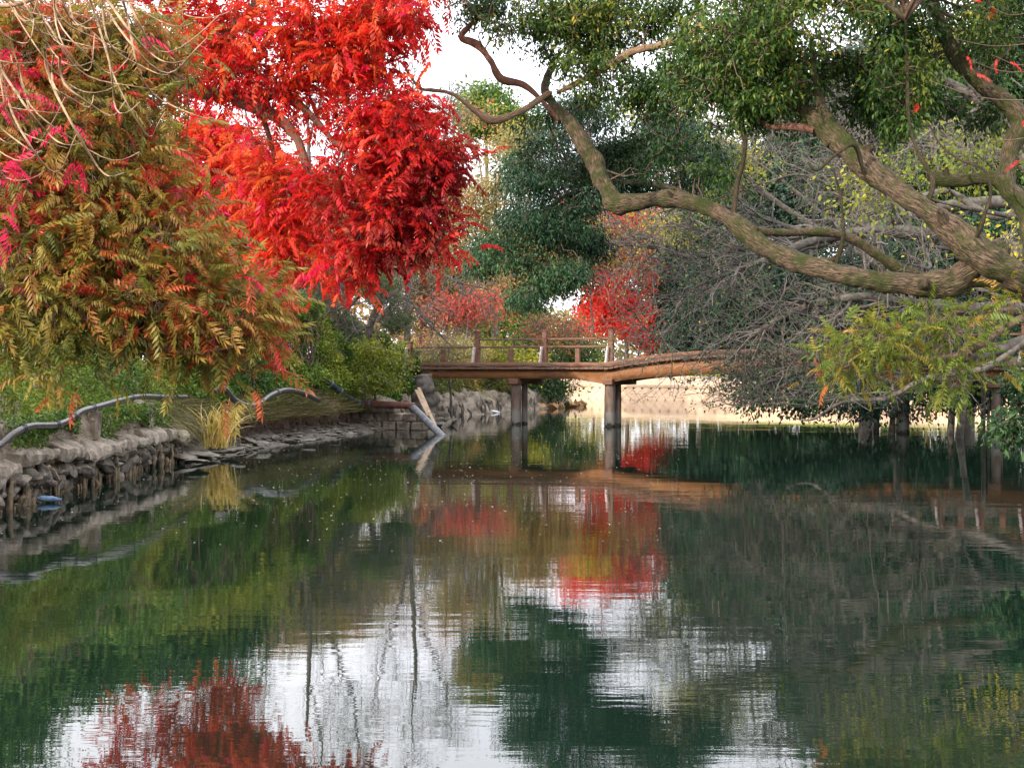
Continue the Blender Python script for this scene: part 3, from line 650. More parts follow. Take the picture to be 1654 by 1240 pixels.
# reeds
rd = thing('reed_clump', 'tall clump of yellow dry reeds rising from the left shore', 'reeds', tuple(P(352, 722, 31.2)))
b0 = P(352, 722, 31.2); N = 170; base = b0 + rng.normal(0, 1, (N, 3)) * [.16, .14, .02]
lean = rng.normal(0, .16, (N, 2)) + [.06, 0]; L = .75 + .65 * rng.random(N)
t_ = np.linspace(0, 1, 7)[None, :, None]; dirn = norm(np.column_stack([lean, np.ones(N)])); bend = np.column_stack([rng.normal(.10, .30, N), rng.normal(0, .2, N), -.12 - .25 * rng.random(N)])
Q = base[:, None] + dirn[:, None] * L[:, None, None] * t_ + bend[:, None] * (t_ ** 3) * L[:, None, None]
wv = norm(np.cross(dirn, rng.normal(size=(N, 3)))) * .012; ws = np.array([.7, 1, 1, .9, .7, .45, .05])[None, :, None]
Vb = np.stack([Q - wv[:, None] * ws, Q + wv[:, None] * ws], 2).reshape(-1, 3); i = (np.arange(N) * 14)[:, None] + np.arange(6)[None] * 2; i = i.ravel()
tint = np.repeat(rng.random(N), 6)
part('blades', mesh_np('blades', Vb, np.stack([i, i + 1, i + 3, i + 2], 1), tint=tint), M_reed, rd, kind='stuff')
def grass(name, label, cat, pts, Ls, mat, tintr, wd=.008, spread=.5, droop=.3, kind='stuff', seed=0):
    r = np.random.default_rng(seed); N = len(pts); d = norm(np.column_stack([r.normal(0, spread, (N, 2)), np.ones(N)])); t_ = np.linspace(0, 1, 4)[None, :, None]
    L = Ls * (.5 + r.random(N)); Q = pts[:, None] + d[:, None] * L[:, None, None] * t_ + np.column_stack([d[:, :2] * .8, -droop * np.ones(N)])[:, None] * t_ ** 2 * L[:, None, None]
    wv = norm(np.cross(d, r.normal(size=(N, 3)))) * wd; ws = np.array([1, .8, .55, .08])[None, :, None]
    Vb = np.stack([Q - wv[:, None] * ws, Q + wv[:, None] * ws], 2).reshape(-1, 3); i = ((np.arange(N) * 8)[:, None] + np.arange(3)[None] * 2).ravel()
    tint = np.repeat(tintr[0] + (tintr[1] - tintr[0]) * r.random(N), 3)
    return obj(name, mesh_np(name, Vb, np.stack([i, i + 1, i + 3, i + 2], 1), tint=tint), mat, kind=kind, label=label, cat=cat)
def bank_pts(n, y0, y1, off0, off1, z0, z1, r):
    y = r.uniform(y0, y1, n); u = r.random(n); return np.column_stack([shore(y) - off0 - (off1 - off0) * u, y, z0 + (z1 - z0) * u])
r0 = np.random.default_rng(5)
grass('dry_grass', 'dry brown and green grass tufts on the bank below the wavy hose', 'grass', bank_pts(17000, 29.6, 46.5, .5, 1.3, .55, 1.15, r0), .36, M_dry, (0, .8), .011, .8, .35, seed=1)
grass('dry_grass', 'tan straw hanging over the end of the retaining wall beside the reeds', 'grass', bank_pts(2600, 28.6, 31.0, .25, .9, .55, 1.25, r0), .38, M_dry, (.2, .9), .008, 1.0, 1.1, seed=2)
grass('dry_grass', 'brown straw and weeds hanging from the top of the retaining wall', 'grass', bank_pts(5000, 10, 29, .35, .8, .78, 1.2, r0), .20, M_dry, (0, .6), .006, 1.0, 1.0, seed=3)

# ivy and hedges on the left bank: leaves over an uneven face
def hedge(name, label, cat, spans, n, size, mat, seed, tint0=.4, lump=.5, group=None, stems=120):
    """spans: list of (y, offset_from_shore, z_bottom, z_top, thickness)"""
    r = np.random.default_rng(seed); A = np.array(spans, float); y = r.uniform(A[0, 0], A[-1, 0], n)
    off = np.interp(y, A[:, 0], A[:, 1]); zb = np.interp(y, A[:, 0], A[:, 2]); zt = np.interp(y, A[:, 0], A[:, 3]); th_ = np.interp(y, A[:, 0], A[:, 4])
    u = r.random(n); top = u > .82; z = zb + (zt - zb) * np.minimum(u / .82, 1); o_ = off + th_ * (z - zb) / (zt - zb) * .6 + np.where(top, r.random(n) * 2.2, 0)
    p = np.column_stack([shore(y) - o_, y, z]); nz_ = value_noise(p, .9, seed) - .5 + .6 * (value_noise(p, 2.3, seed + 1) - .5)
    ny = norm(np.column_stack([np.ones(n) * .9, np.full(n, -.35), np.where(top, 1.2, .15)]))
    p = p + ny * (nz_ * lump * 2 - .15 * r.random(n) * 2)[:, None]
    keep = value_noise(p, 3.5, seed + 2) > .26; p = p[keep]; ny = ny[keep]; m = len(p)
    d = norm(ny * .35 + r.normal(size=(m, 3)) * .7 + [0, 0, -.45]); tint = np.clip(tint0 + (value_noise(p, .7, seed + 3) - .5) * .9 + r.normal(0, .12, m), 0, 1)
    t = thing(name, label, cat, (float(shore(A[:, 0].mean())) - float(A[:, 1].mean()), float(A[:, 0].mean()), float(A[0, 2])), group)
    # woody mass inside
    yy = r.uniform(A[0, 0], A[-1, 0], stems); xo = np.interp(yy, A[:, 0], A[:, 1]) + .5 + .6 * r.random(stems); b_ = np.column_stack([shore(yy) - xo, yy, np.full(stems, .9)])
    PPx = np.stack([b_ + np.array([0, 0, k * .5]) * np.interp(yy, A[:, 0], A[:, 3])[:, None] * .35 + r.normal(0, .12, (stems, 3)) * k * .5 for k in range(5)], 1)
    RRx = np.full((stems, 5), .03) * np.linspace(1, .5, 5); c1 = grow(r, PPx, RRx, stems * 6, .5, 1.3, .9, .1, 5)
    V, Fc, U = join_tubes([(PPx, RRx, 5), (*c1, 3)]); part('stems', mesh_np('stems', V, Fc), M_twig, t, kind='stuff')
    foliage(t, mat, p, d, size * (.6 + .7 * r.random(m)), tint, [simple_leaf(.75, .2), simple_leaf(.6, .1)], r, 1.0)
    return t
hedge('ivy_hedge', 'bushy green ivy spilling down to the hose on the near left bank', 'hedge', [(14, .65, 1.05, 2.9, .8), (20, .62, 1.05, 2.8, .8), (25, .62, 1.2, 2.9, .8), (30, .9, 1.25, 3.0, .8), (33, 1.2, 1.2, 3.1, .8)], 60000, .065, M_ivy, 31, .62, .45)
hedge('ivy_hedge', 'tall ivy covered bank rising behind the wavy hose', 'hedge', [(32.0, .95, .98, 3.3, .9), (37, .95, .98, 3.7, 1.3), (41, .9, .95, 3.9, 1.3), (44.5, .9, .9, 3.8, 1.3)], 80000, .08, M_ivy, 41, .62, .5)
hedge('ivy_hedge', 'dark ivy and scrub hanging over the bank at the left end of the bridge', 'hedge', [(44, .9, .85, 3.6, 1.0), (47, .75, .7, 3.5, 1.0), (51, .8, .7, 3.0, .8), (55, .8, .7, 2.3, .8)], 70000, .095, M_ivy, 51, .45, .6)
hedge('scrub_hedge', 'olive scrub and trailing weeds on the far left bank behind the bridge', 'scrub', [(55, .7, .6, 2.2, .8), (60, .6, .6, 2.6, .8), (65, .6, .6, 2.4, .8), (69, .5, .6, 1.9, .6)], 36000, .12, M_autumn, 52, .12, .5)
# ivy drapes over the wall face
r = np.random.default_rng(77); n = 20000; y = r.uniform(12, 29.4, n); m_ = value_noise(np.column_stack([y, y * 0, y * 0]), .55, 9) > .3
y = y[m_]; n = len(y); u = r.random(n) ** .8; p = np.column_stack([shore(y) - .22 - .3 * r.random(n), y, 1.26 - .55 * u * (.4 + value_noise(np.column_stack([y, y * 0, y * 0]), 1.3, 10))])
dr = thing('ivy_drape', 'green ivy draped over the face of the concrete retaining wall', 'ivy', (-7.2, 22, 1.2))
foliage(dr, M_ivy, p, norm(r.normal(size=(n, 3)) * .6 + [.5, -.2, -.6]), .06 * (.6 + .7 * r.random(n)), np.clip(.5 + r.normal(0, .2, n), 0, 1), [simple_leaf(.75, .2)], r, 1.0)

# ------------------------------------------------------------------ bridge
dr_ = norm(np.array([.87, -.5, 0])); cr_ = np.array([.5, .87, 0]); B0 = np.array([3.2, 46.5, 0])   # near right pile of the left span
def bp(px): # point on the bridge line under a pixel column
    k = (px - 827) / F; s = (k * B0[1] - B0[0]) / (dr_[0] - k * dr_[1]); return s
def at_s(s, off=0, z=0): return B0 + dr_ * s + cr_ * off + np.array([0, 0, z])
def deck_z(s): # top of the beam
    s1, s2 = bp(985), bp(1448)
    if s <= s1 or s >= s2: return 1.86
    t = (s - s1) / (s2 - s1); return 1.86 + .40 * math.sin(math.pi * t) ** .8
br = thing('footbridge', 'brown wooden footbridge with an arched middle span over the pond', 'bridge', tuple(B0))
sL, s1, s2, sR = bp(684), bp(985), bp(1448), bp(1800)
BW = 1.5
def beam_strip(name, off, mat, th=.12):
    ss = np.concatenate([np.linspace(sL, s1 - .25, 8), np.linspace(s1 - .25, s2 + .25, 40)[0:], np.linspace(s2 + .25, sR, 8)[1:]])
    V = []
    for s in ss:
        zt = deck_z(s)
        t = (s - s1) / (s2 - s1)
        zb = 1.86 - .31 if not (-.04 < t < 1.04) else 1.86 - .46 + .34 * max(0, math.sin(math.pi * min(max(t, 0), 1))) ** .6
        for (o_, z) in ((off - th / 2, zb), (off + th / 2, zb), (off + th / 2, zt), (off - th / 2, zt)): V.append(at_s(s, o_, z))
    V = np.array(V); Fc = []
    for i in range(len(ss) - 1):
        for k in range(4): Fc.append((i * 4 + k, i * 4 + (k + 1) % 4, i * 4 + 4 + (k + 1) % 4, i * 4 + 4 + k))
    Fc += [(0, 1, 2, 3), tuple(len(V) - 4 + k for k in range(4))]
    part(name, mesh_np(name, V, Fc), mat, br)
beam_strip('beam', 0, M_beam); beam_strip('beam', BW, M_beam)
s = sL; k = 0
pm = None
while s < sR:                                       # deck planks
    z0_ = deck_z(s); z1_ = deck_z(s + .17); ang = math.atan2(z1_ - z0_, .17)
    b = MB(); xd = norm(dr_ * math.cos(ang) + np.array([0, 0, math.sin(ang)])); b.box(at_s(s + .08, BW / 2, z0_ + .035), (.165, BW + .5, .06), np.array([xd, cr_, np.cross(xd, cr_)]), .006)
    part('deck_plank', b.mesh('deck_plank'), M_wood, br); s += .18
# kerb boards along both edges
for off in (-.12, BW + .12):
    ss = np.linspace(sL, sR, 60); V = []
    for s in ss:
        z = deck_z(s) + .07
        for (o_, zz) in ((off - .05, z), (off + .05, z), (off + .05, z + .17), (off - .05, z + .17)): V.append(at_s(s, o_, zz))
    Fc = [(i * 4 + k, i * 4 + (k + 1) % 4, i * 4 + 4 + (k + 1) % 4, i * 4 + 4 + k) for i in range(59) for k in range(4)] + [(0, 1, 2, 3), (236, 237, 238, 239)]
    part('kerb_board', mesh_np('kerb_board', np.array(V), Fc), M_wood, br)
# rails
V_ = np.array([0, 0, 1.])
main = [bp(p) for p in (662, 771, 880, 987)]; side = [bp(p) for p in (1448, 1520, 1585, 1655)]
for grp in (main, side):
    for i, s in enumerate(grp):
        zt = 1.86 + (1.28 if 0 < i else .95)
        if grp is side and i == 0: zt = 3.1
        b = MB(); b.box(at_s(s, .02, (1.9 + zt) / 2), (.17, .14, zt - 1.9), np.array([dr_, cr_, V_]), .012); b.box(at_s(s, .02, zt + .02), (.20, .17, .04), np.array([dr_, cr_, V_]), .01)
        part('railing_post', b.mesh('railing_post'), M_wood, br)
        b = MB(); b.beam(at_s(s - .16, -.10, 1.88), at_s(s - .06, -.10, 1.88 + .74), .06, .14, up=tuple(cr_)); part('pale_strip', b.mesh('pale_strip'), M_white, br)  # short pale pinkish strip set aslant in front of each tall post
    for i in range(len(grp) - 1):
        sm = (grp[i] + grp[i + 1]) / 2; b = MB(); b.box(at_s(sm, .02, 1.9 + .33), (.17, .10, .66), np.array([dr_, cr_, V_]), .012); part('railing_post', b.mesh('railing_post'), M_wood, br)
        for (z, h) in ((2.62, .07), (2.88, .06)):
            if z > 2.8 and i == 0 and grp is main: continue
            b = MB(); b.beam(at_s(grp[i] + .085, .02, z), at_s(grp[i + 1] - .085, .02, z), .07, h); part('rail', b.mesh('rail'), M_wood, br)
# cable slung along the deck edge
cbl = []
for i in range(len(main) - 1):
    for t in np.linspace(0, 1, 8, endpoint=False): s = main[i] * (1 - t) + main[i + 1] * t; cbl.append(at_s(s, -.2, 1.99 - .08 * math.sin(math.pi * t)))
for t in np.linspace(0, 1, 16): s = main[-1] * (1 - t) + (s2) * t; cbl.append(at_s(s, -.2, deck_z(s) + .1 - .04 * math.sin(math.pi * t)))
V, Fq, uv = tubes(np.array([cbl]), np.full((1, len(cbl)), .018), 6); part('cable', mesh_np('cable', V, Fq, smooth=True), M_grey, br)
for px, w_ in ((833, .42), (985, .44), (1455, .38), (1608, .34)):
    s = bp(px)
    for off, ww in ((.05, w_ * .78), (.62, w_ * .5)):
        zt = 1.56; pts = np.array([at_s(s, off, -1.2), at_s(s, off, .3), at_s(s, off, zt)])
        q = smooth_path(np.column_stack([pts, [ww / 2 * 1.02, ww / 2, ww / 2 * .98]]), 8)
        V, Fq, uv = tubes(q[None, :, :3], q[None, :, 3], 14); part('pile', mesh_np('pile', V, Fq, smooth=True), M_pile, br)
    b = MB(); b.beam(at_s(s, -.2, 1.46), at_s(s, BW + .2, 1.46), .36, .2, bevel=.02); part('pile_cap', b.mesh('pile_cap'), M_wood, br)
    b = MB(); b.beam(at_s(s - .24, .12, -1.2), at_s(s - .21, .12, 1.4), .07, .08, up=(0, 1, 0)); part('side_post', b.mesh('side_post'), M_grey, br)

# ------------------------------------------------------------------ trees: explicit limbs
def limb(tree, name, pts, rads_px, mat, sides=14, n=14, lump=.42, seed=0):
    """pts (px,py,Y); radius given in photo pixels at that distance"""
    W = Pl(pts); R = [.84 * rp_ * p[2] / F for rp_, p in zip(rads_px, pts)]
    me, q = tube_mesh(name, W, R, sides, n, lump, seed); part(name, me, mat, tree); return q
def limb_w(tree, name, W, R, mat, sides=10, n=6, lump=.25, seed=0):
    me, q = tube_mesh(name, np.array(W, float), R, sides, n, lump, seed); part(name, me, mat, tree); return q

# --- camphor tree reaching in from the right
cam_t = thing('camphor_tree', 'big evergreen tree with mossy winding limbs reaching over the water from the right', 'tree', (7.3, 14, 1.2))
sk = []
trunk = limb_w(cam_t, 'trunk', [(7.4, 14.2, .3), (7.3, 14.1, 1.5), (6.8, 14, 2.6), (6.6, 14, 4.5), (6.8, 14.2, 7.0), (6.4, 14.6, 9.0)], [.5, .42, .38, .33, .26, .15], M_bark, 20, 10)
qA = limb(cam_t, 'limb', [(1950, 560, 14), (1760, 490, 14), (1654, 452, 14), (1600, 425, 14), (1555, 385, 14.1), (1490, 335, 14.3), (1430, 295, 14.6), (1375, 245, 14.9), (1330, 205, 15.2), (1300, 180, 15.5), (1270, 130, 16), (1240, 70, 16.4), (1220, 0, 16.8)], [44, 34, 27, 26, 23, 22, 22, 22, 18, 15, 12, 10, 7], M_bark, 24, 22, seed=1)
qB = limb(cam_t, 'limb', [(1620, 400, 14.3), (1575, 428, 14.2), (1535, 455, 14.2), (1470, 460, 14.3), (1400, 450, 14.4), (1345, 438, 14.6), (1290, 425, 14.9), (1240, 405, 15.2), (1200, 372, 15.5), (1165, 345, 15.8), (1110, 325, 16.2), (1050, 322, 16.6), (1000, 330, 16.9), (975, 300, 17.2), (960, 260, 17.5), (925, 205, 17.8), (895, 170, 18.2), (880, 140, 18.6), (900, 90, 19)], [20, 26, 27, 22, 18, 17, 17, 18, 17, 16, 15, 16, 17, 15, 14, 12, 9, 7, 5], M_bark, 24, 22, seed=2)
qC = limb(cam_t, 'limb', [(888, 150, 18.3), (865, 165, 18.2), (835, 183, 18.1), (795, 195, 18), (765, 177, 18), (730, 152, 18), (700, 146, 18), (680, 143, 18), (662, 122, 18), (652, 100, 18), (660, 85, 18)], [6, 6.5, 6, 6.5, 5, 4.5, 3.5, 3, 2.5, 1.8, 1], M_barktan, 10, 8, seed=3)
qD = limb(cam_t, 'limb', [(1690, 460, 14.2), (1660, 350, 14.6), (1625, 295, 14.8), (1632, 245, 15), (1648, 200, 15.1), (1625, 165, 15.2), (1580, 130, 15.3), (1545, 90, 15.4), (1520, 40, 15.6), (1500, -20, 15.8), (1490, -90, 16)], [26, 22, 19, 16, 16, 18, 18, 15, 13, 12, 10], M_bark, 16, 10, seed=4)
qE = limb(cam_t, 'limb', [(1630, 290, 14.8), (1590, 288, 15), (1550, 292, 15.1), (1510, 288, 15.2), (1498, 280, 15.2)], [14, 12, 12, 11, 6], M_bark, 12, 8, seed=5)
qF = limb(cam_t, 'limb', [(1345, 235, 15), (1340, 200, 15.1), (1325, 165, 15.2), (1315, 120, 15.4), (1310, 60, 15.5)], [14, 13, 9, 6, 4], M_bark, 12, 8, seed=6)
qG = limb(cam_t, 'limb', [(1315, 210, 15.2), (1280, 205, 15.3), (1245, 205, 15.5), (1220, 190, 15.7)], [7, 7, 5, 3], M_barkred, 10, 8, seed=7)
qH = limb(cam_t, 'limb', [(905, 195, 18), (850, 140, 18.4), (810, 128, 18.4), (792, 98, 18.4), (770, 72, 18.5), (745, 60, 18.5), (765, 35, 18.6), (790, 0, 18.8)], [5, 5.5, 6.5, 6, 7, 5, 4, 3], M_barkred, 10, 8, seed=8)
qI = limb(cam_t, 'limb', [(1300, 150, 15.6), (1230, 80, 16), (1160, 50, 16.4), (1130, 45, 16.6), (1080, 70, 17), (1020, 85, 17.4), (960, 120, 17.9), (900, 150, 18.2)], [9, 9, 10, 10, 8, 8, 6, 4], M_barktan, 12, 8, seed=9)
qJ = limb(cam_t, 'limb', [(1140, 45, 16.6), (1128, 15, 16.6), (1122, -30, 16.7), (1110, -90, 16.9)], [9, 6, 6, 4], M_bark, 10, 8, seed=10)
qK = limb(cam_t, 'limb', [(1185, 345, 15.7), (1190, 300, 15.7), (1202, 250, 15.7), (1200, 210, 15.8), (1180, 170, 15.9)], [5, 5, 4.5, 4, 2.5], M_bark, 10, 10, lump=.6, seed=11)
qL = limb(cam_t, 'limb', [(1500, 325, 14.4), (1506, 290, 14.4), (1480, 240, 14.5), (1468, 190, 14.6), (1465, 110, 14.7), (1462, 30, 14.8)], [5, 4.5, 4, 3.5, 3, 2.5], M_bark, 8, 10, lump=.6, seed=12)
qM = limb(cam_t, 'limb', [(1570, 400, 14), (1590, 350, 13.8), (1600, 310, 13.8), (1590, 275, 13.8), (1550, 258, 13.9), (1520, 235, 14), (1500, 200, 14)], [4, 4, 3.5, 3.5, 3, 2.5, 2], M_bark, 8, 10, lump=.6, seed=13)
qN = limb(cam_t, 'limb', [(1395, 280, 14.6), (1380, 235, 14.5), (1350, 250, 14.4), (1320, 275, 14.3), (1305, 262, 14.3)], [3, 4, 3.5, 3, 1.5], M_bark, 8, 10, lump=.6, seed=14)
qO = limb(cam_t, 'limb', [(1350, 430, 14.6), (1362, 380, 14.5), (1358, 320, 14.5), (1345, 270, 14.5)], [4, 3.5, 2.5, 1.5], M_bark, 8, 10, lump=.6, seed=15)
rs_ = np.random.default_rng(55)
for (q_, k_) in ((qA, 40), (qA, 95), (qA, 150), (qB, 60), (qB, 120), (qB, 170), (qB, 225), (qD, 60), (qD, 120), (qE, 20), (qF, 30)):
    k_ = min(k_, len(q_) - 2); c_0 = q_[k_, :3]; rr0 = q_[k_, 3]; dd = norm(np.array([rs_.normal(0, .5), -.5, rs_.uniform(-.5, 1)])); ln = rr0 * rs_.uniform(1.4, 2.4)
    me, _ = tube_mesh('stub', np.array([c_0, c_0 + dd * rr0 * .9, c_0 + dd * ln + [0, 0, .02]]), [rr0 * .75, rr0 * .5, rr0 * rs_.uniform(.2, .34)], 9, 5, .5, k_); part('stub', me, M_bark, cam_t)
skel = np.vstack([trunk, qA, qB, qC, qD, qE, qF, qG, qH, qI, qJ, qK, qL])
rc = np.random.default_rng(21)
blobs = [(1240, 70, 15.8, 170, 95, 1.6, .55, 1.3), (1180, 150, 16, 130, 70, 1.2, .4), (1380, 90, 15.5, 110, 100, 1.3, .5), (1300, 20, 15.5, 130, 70, 1.3, .65), (1440, 60, 15.8, 60, 70, 1, .4), (1630, 60, 16.5, 60, 70, 1, .3, 1.2), (1610, -10, 16.5, 80, 50, 1, .4, 1.2), (1400, 170, 15.8, 70, 40, .8, .25),
         (900, 40, 18.4, 130, 55, 1.1, .6, 1.2), (960, 100, 18, 75, 60, 1.0, .6), (790, 12, 18.6, 80, 42, 1, .35), (1040, 150, 17.5, 70, 60, 1, .3), (1120, 110, 17, 90, 60, 1, .35), (880, 200, 18.8, 55, 30, .8, .25),
         (925, 250, 18.9, 80, 50, .8, .12, 1.2), (1010, 240, 18.6, 80, 50, .9, .16, 1.2), (960, 180, 18.8, 60, 50, .8, .2), (1090, 270, 17.5, 75, 55, .8, .18), (1155, 295, 16.8, 55, 45, .7, .3), (1020, 290, 17.8, 45, 30, .6, .15),
         (1230, 180, 15.6, 80, 35, .9, .3), (1440, 220, 15.4, 45, 35, .6, .45), (1560, 50, 15.6, 80, 60, 1, .5), (1450, 130, 15.5, 70, 90, .9, .5), (1060, 30, 17.4, 70, 50, .9, .5, .8), (970, 30, 18, 80, 60, 1, .6), (1600, 190, 15.8, 40, 40, .6, .4, .6), (1520, 170, 15.8, 40, 30, .6, .4, .6),
         (1330, -120, 16, 300, 130, 3, .5, .8), (1000, -90, 18, 260, 90, 2.5, .5, .8), (1560, -120, 15, 180, 120, 3, .5, .7)]
CL, TT, OO = blob_sample(rc, blobs, 3500, .2, .37, 1.3, 3, 1.6)
Q1, R1 = connect(rc, CL, skel, .022, .004, 6, .06, 2.0)
V, Fc, U = join_tubes([(Q1, R1, 4)]); part('twigs', mesh_np('twigs', V, Fc), M_twig, cam_t, kind='stuff')
per = 34; n = len(CL) * per; ci = np.repeat(np.arange(len(CL)), per)
o1 = norm(rc.normal(size=(n, 3)) + [0, 0, .25]); C = CL[ci] + o1 * (.02 + .15 * rc.random(n))[:, None]
D = norm(o1 * .8 + rc.normal(size=(n, 3)) * .3 + [0, -.1, -.75]); tint = np.clip(TT[ci] + .18 * rc.normal(size=n) + (value_noise(C, 2.2, 8) - .5) * .5, 0, 1)
foliage(cam_t, M_camphor, C, D, .070 * (.7 + .6 * rc.random(n)), tint, [simple_leaf(.36, .2), simple_leaf(.42, .1), simple_leaf(.32, .3)], rc, .8, singles=300)

def leafy(name, label, cat, blobs, n_cl, per, lsize, mat, skel_pts, seed, bark, tm=None, sigma=.3, gap=.3, gs=.6, twig=.02, twig_end=.005, down=.4, group=None, trunk_r=None, trunks=None, singles=0, shell=.4, tj=.15, cn=1.0, roll=.9, twfrac=1.0, sag=.06):
    """a tree: trunks (list of world polylines with radii), twigs to clumps, leaves round the clumps"""
    r = np.random.default_rng(seed); base = trunks[0][0][0]
    t = thing(name, label, cat, tuple(float(x) for x in base), group); sk = []
    for k, (W, R) in enumerate(trunks):
        sk.append(limb_w(t, 'trunk' if k == 0 else 'limb', W, R, bark, 10 if max(R) < .2 else 14, 7, .3, seed + k))
    CL, TT, OO = blob_sample(r, blobs, n_cl, shell, gap, gs, seed); sk = np.vstack(sk)
    mtw = int(n_cl * twfrac); Q1, R1 = connect(r, CL[:mtw], sk, twig, twig_end, 6, sag, 3.0)
    Q2, R2 = grow(r, Q1, R1, mtw * 2, sigma * .8, sigma * 2.0, .9, .05, 5, .4, .6)
    V, Fc, U = join_tubes([(Q1, R1, 4), (Q2, np.maximum(R2, twig_end * .7), 3)]); part('twigs', mesh_np('twigs', V, Fc), M_twig if bark is not M_grey else M_greytwig, t, kind='stuff')
    n = n_cl * per
    if per:
        ci = np.repeat(np.arange(n_cl), per); o1 = r.normal(size=(n, 3)); C = CL[ci] + o1 * sigma * [1, 1, .6]
        D = norm(norm(o1) * .6 + r.normal(size=(n, 3)) * .5 + [0, 0, -down]); tint = np.clip(TT[ci] + tj * r.normal(size=n) + (value_noise(C, .9 * cn, seed + 8) - .5) * .6, 0, 1)
        foliage(t, mat, C, D, lsize * (.5 + .9 * r.random(n) ** 1.2), tint, tm or [flat_leaf(.5), flat_leaf(.6)], r, roll, singles=singles)
    return t
def X0(px, Y): return (px - 827) * Y / F
def W_(*pts): return [tuple(P(*p)) for p in pts]
def gpt(x, y): return float(gz(np.array([x]), np.array([y]))[0])

# second evergreen hanging over the water behind the camphor limbs
leafy('evergreen_tree', 'dark blue green evergreen whose heavy crown hangs low left of the winding limb', 'tree',
      [(870, 290, 32, 60, 42, 1.6, .4, 1.2), (850, 350, 32, 50, 30, 1.3, .35), (900, 380, 32.3, 55, 32, 1.3, .3), (905, 450, 32, 52, 34, 1.3, .45, 1.1), (860, 480, 31.8, 36, 20, 1, .45), (795, 395, 32.5, 44, 22, .8, .45), (775, 430, 32.4, 24, 14, .6, .45), (830, 420, 32.2, 36, 20, .8, .4), (935, 330, 32, 46, 40, 1, .25), (960, 270, 32.4, 60, 40, 1.2, .15), (880, 235, 32.5, 40, 26, 1, .2), (950, 400, 33, 30, 30, .8, .2), (1040, 250, 33, 60, 36, 1.2, .2), (930, 190, 33, 80, 36, 1.3, .3), (1080, 215, 33, 70, 36, 1.3, .3), (1010, 295, 33, 60, 30, 1.2, .15), (1130, 270, 33, 50, 40, 1.2, .2), (830, 265, 32, 26, 18, .8, .4)],
      900, 80, .095, M_dark, None, 61, M_bark, [simple_leaf(.34, .25)], .20, .34, 1.5, trunks=[([(14, 34, .8), (13.0, 33.6, 3.0), (11.4, 33.4, 3.9), (9.3, 33, 4.1), (7.6, 32.8, 5.0), (5.5, 32.4, 5.1), (3.6, 32.2, 6.0), (2.2, 32.1, 6.1), (.9, 32, 5.6), (.8, 32, 4.6)], [.24, .2, .15, .12, .105, .085, .07, .055, .04, .02])], down=.8, tj=.2)

# --- red tree on the left bank, behind
skR = [([(-9.6, 18, 1.0), (-9.0, 18, 3.0), (-8.2, 18, 5.2), (-7.6, 18.3, 7.5), (-7.2, 18.5, 9.5)], [.32, .28, .24, .18, .08]),
       (W_((0, 120, 18), (170, 130, 18), (270, 85, 18), (350, 70, 18), (380, 45, 18), (410, 10, 18), (440, -40, 18)), [.12, .10, .10, .09, .07, .05, .03]),
       (W_((60, 180, 18), (200, 150, 18), (270, 135, 18), (340, 152, 18), (400, 158, 18), (440, 152, 17.9), (480, 130, 17.8), (540, 128, 17.8), (600, 110, 17.6), (660, 90, 17.5)), [.12, .10, .10, .085, .08, .07, .045, .035, .02, .01]),
       (W_((380, 160, 18), (410, 172, 18), (450, 192, 17.8), (480, 225, 17.7), (500, 280, 17.5), (530, 305, 17.4), (560, 330, 17.3), (600, 340, 17.2), (650, 350, 17)), [.085, .08, .07, .06, .045, .035, .03, .02, .01]),
       (W_((440, 155, 17.9), (470, 158, 17.8), (510, 195, 17.6), (550, 240, 17.4), (600, 280, 17.3), (660, 300, 17.2)), [.05, .045, .04, .03, .02, .01]),
       (W_((-60, 260, 20), (60, 300, 22), (150, 280, 23), (240, 300, 23.4), (330, 330, 23.5), (420, 370, 23.5)), [.16, .12, .09, .07, .04, .02]),
       (W_((420, 175, 18), (440, 240, 18.1), (450, 300, 18.2), (445, 360, 18.2), (450, 410, 18.2)), [.035, .03, .025, .018, .01])]
rr_ = np.random.default_rng(91)
PIN = [pinnate(rr_, 8), pinnate(rr_, 7), pinnate(rr_, 8, .6), pinnate(rr_, 7, 1.0), pinnate(rr_, 6, .4, .36, .09)]
PINR = [pinnate(rr_, 6, .7, .36, .125), pinnate(rr_, 7, .5, .34, .115), pinnate(rr_, 5, .8, .36, .13), pinnate(rr_, 7, .95, .33, .11)]
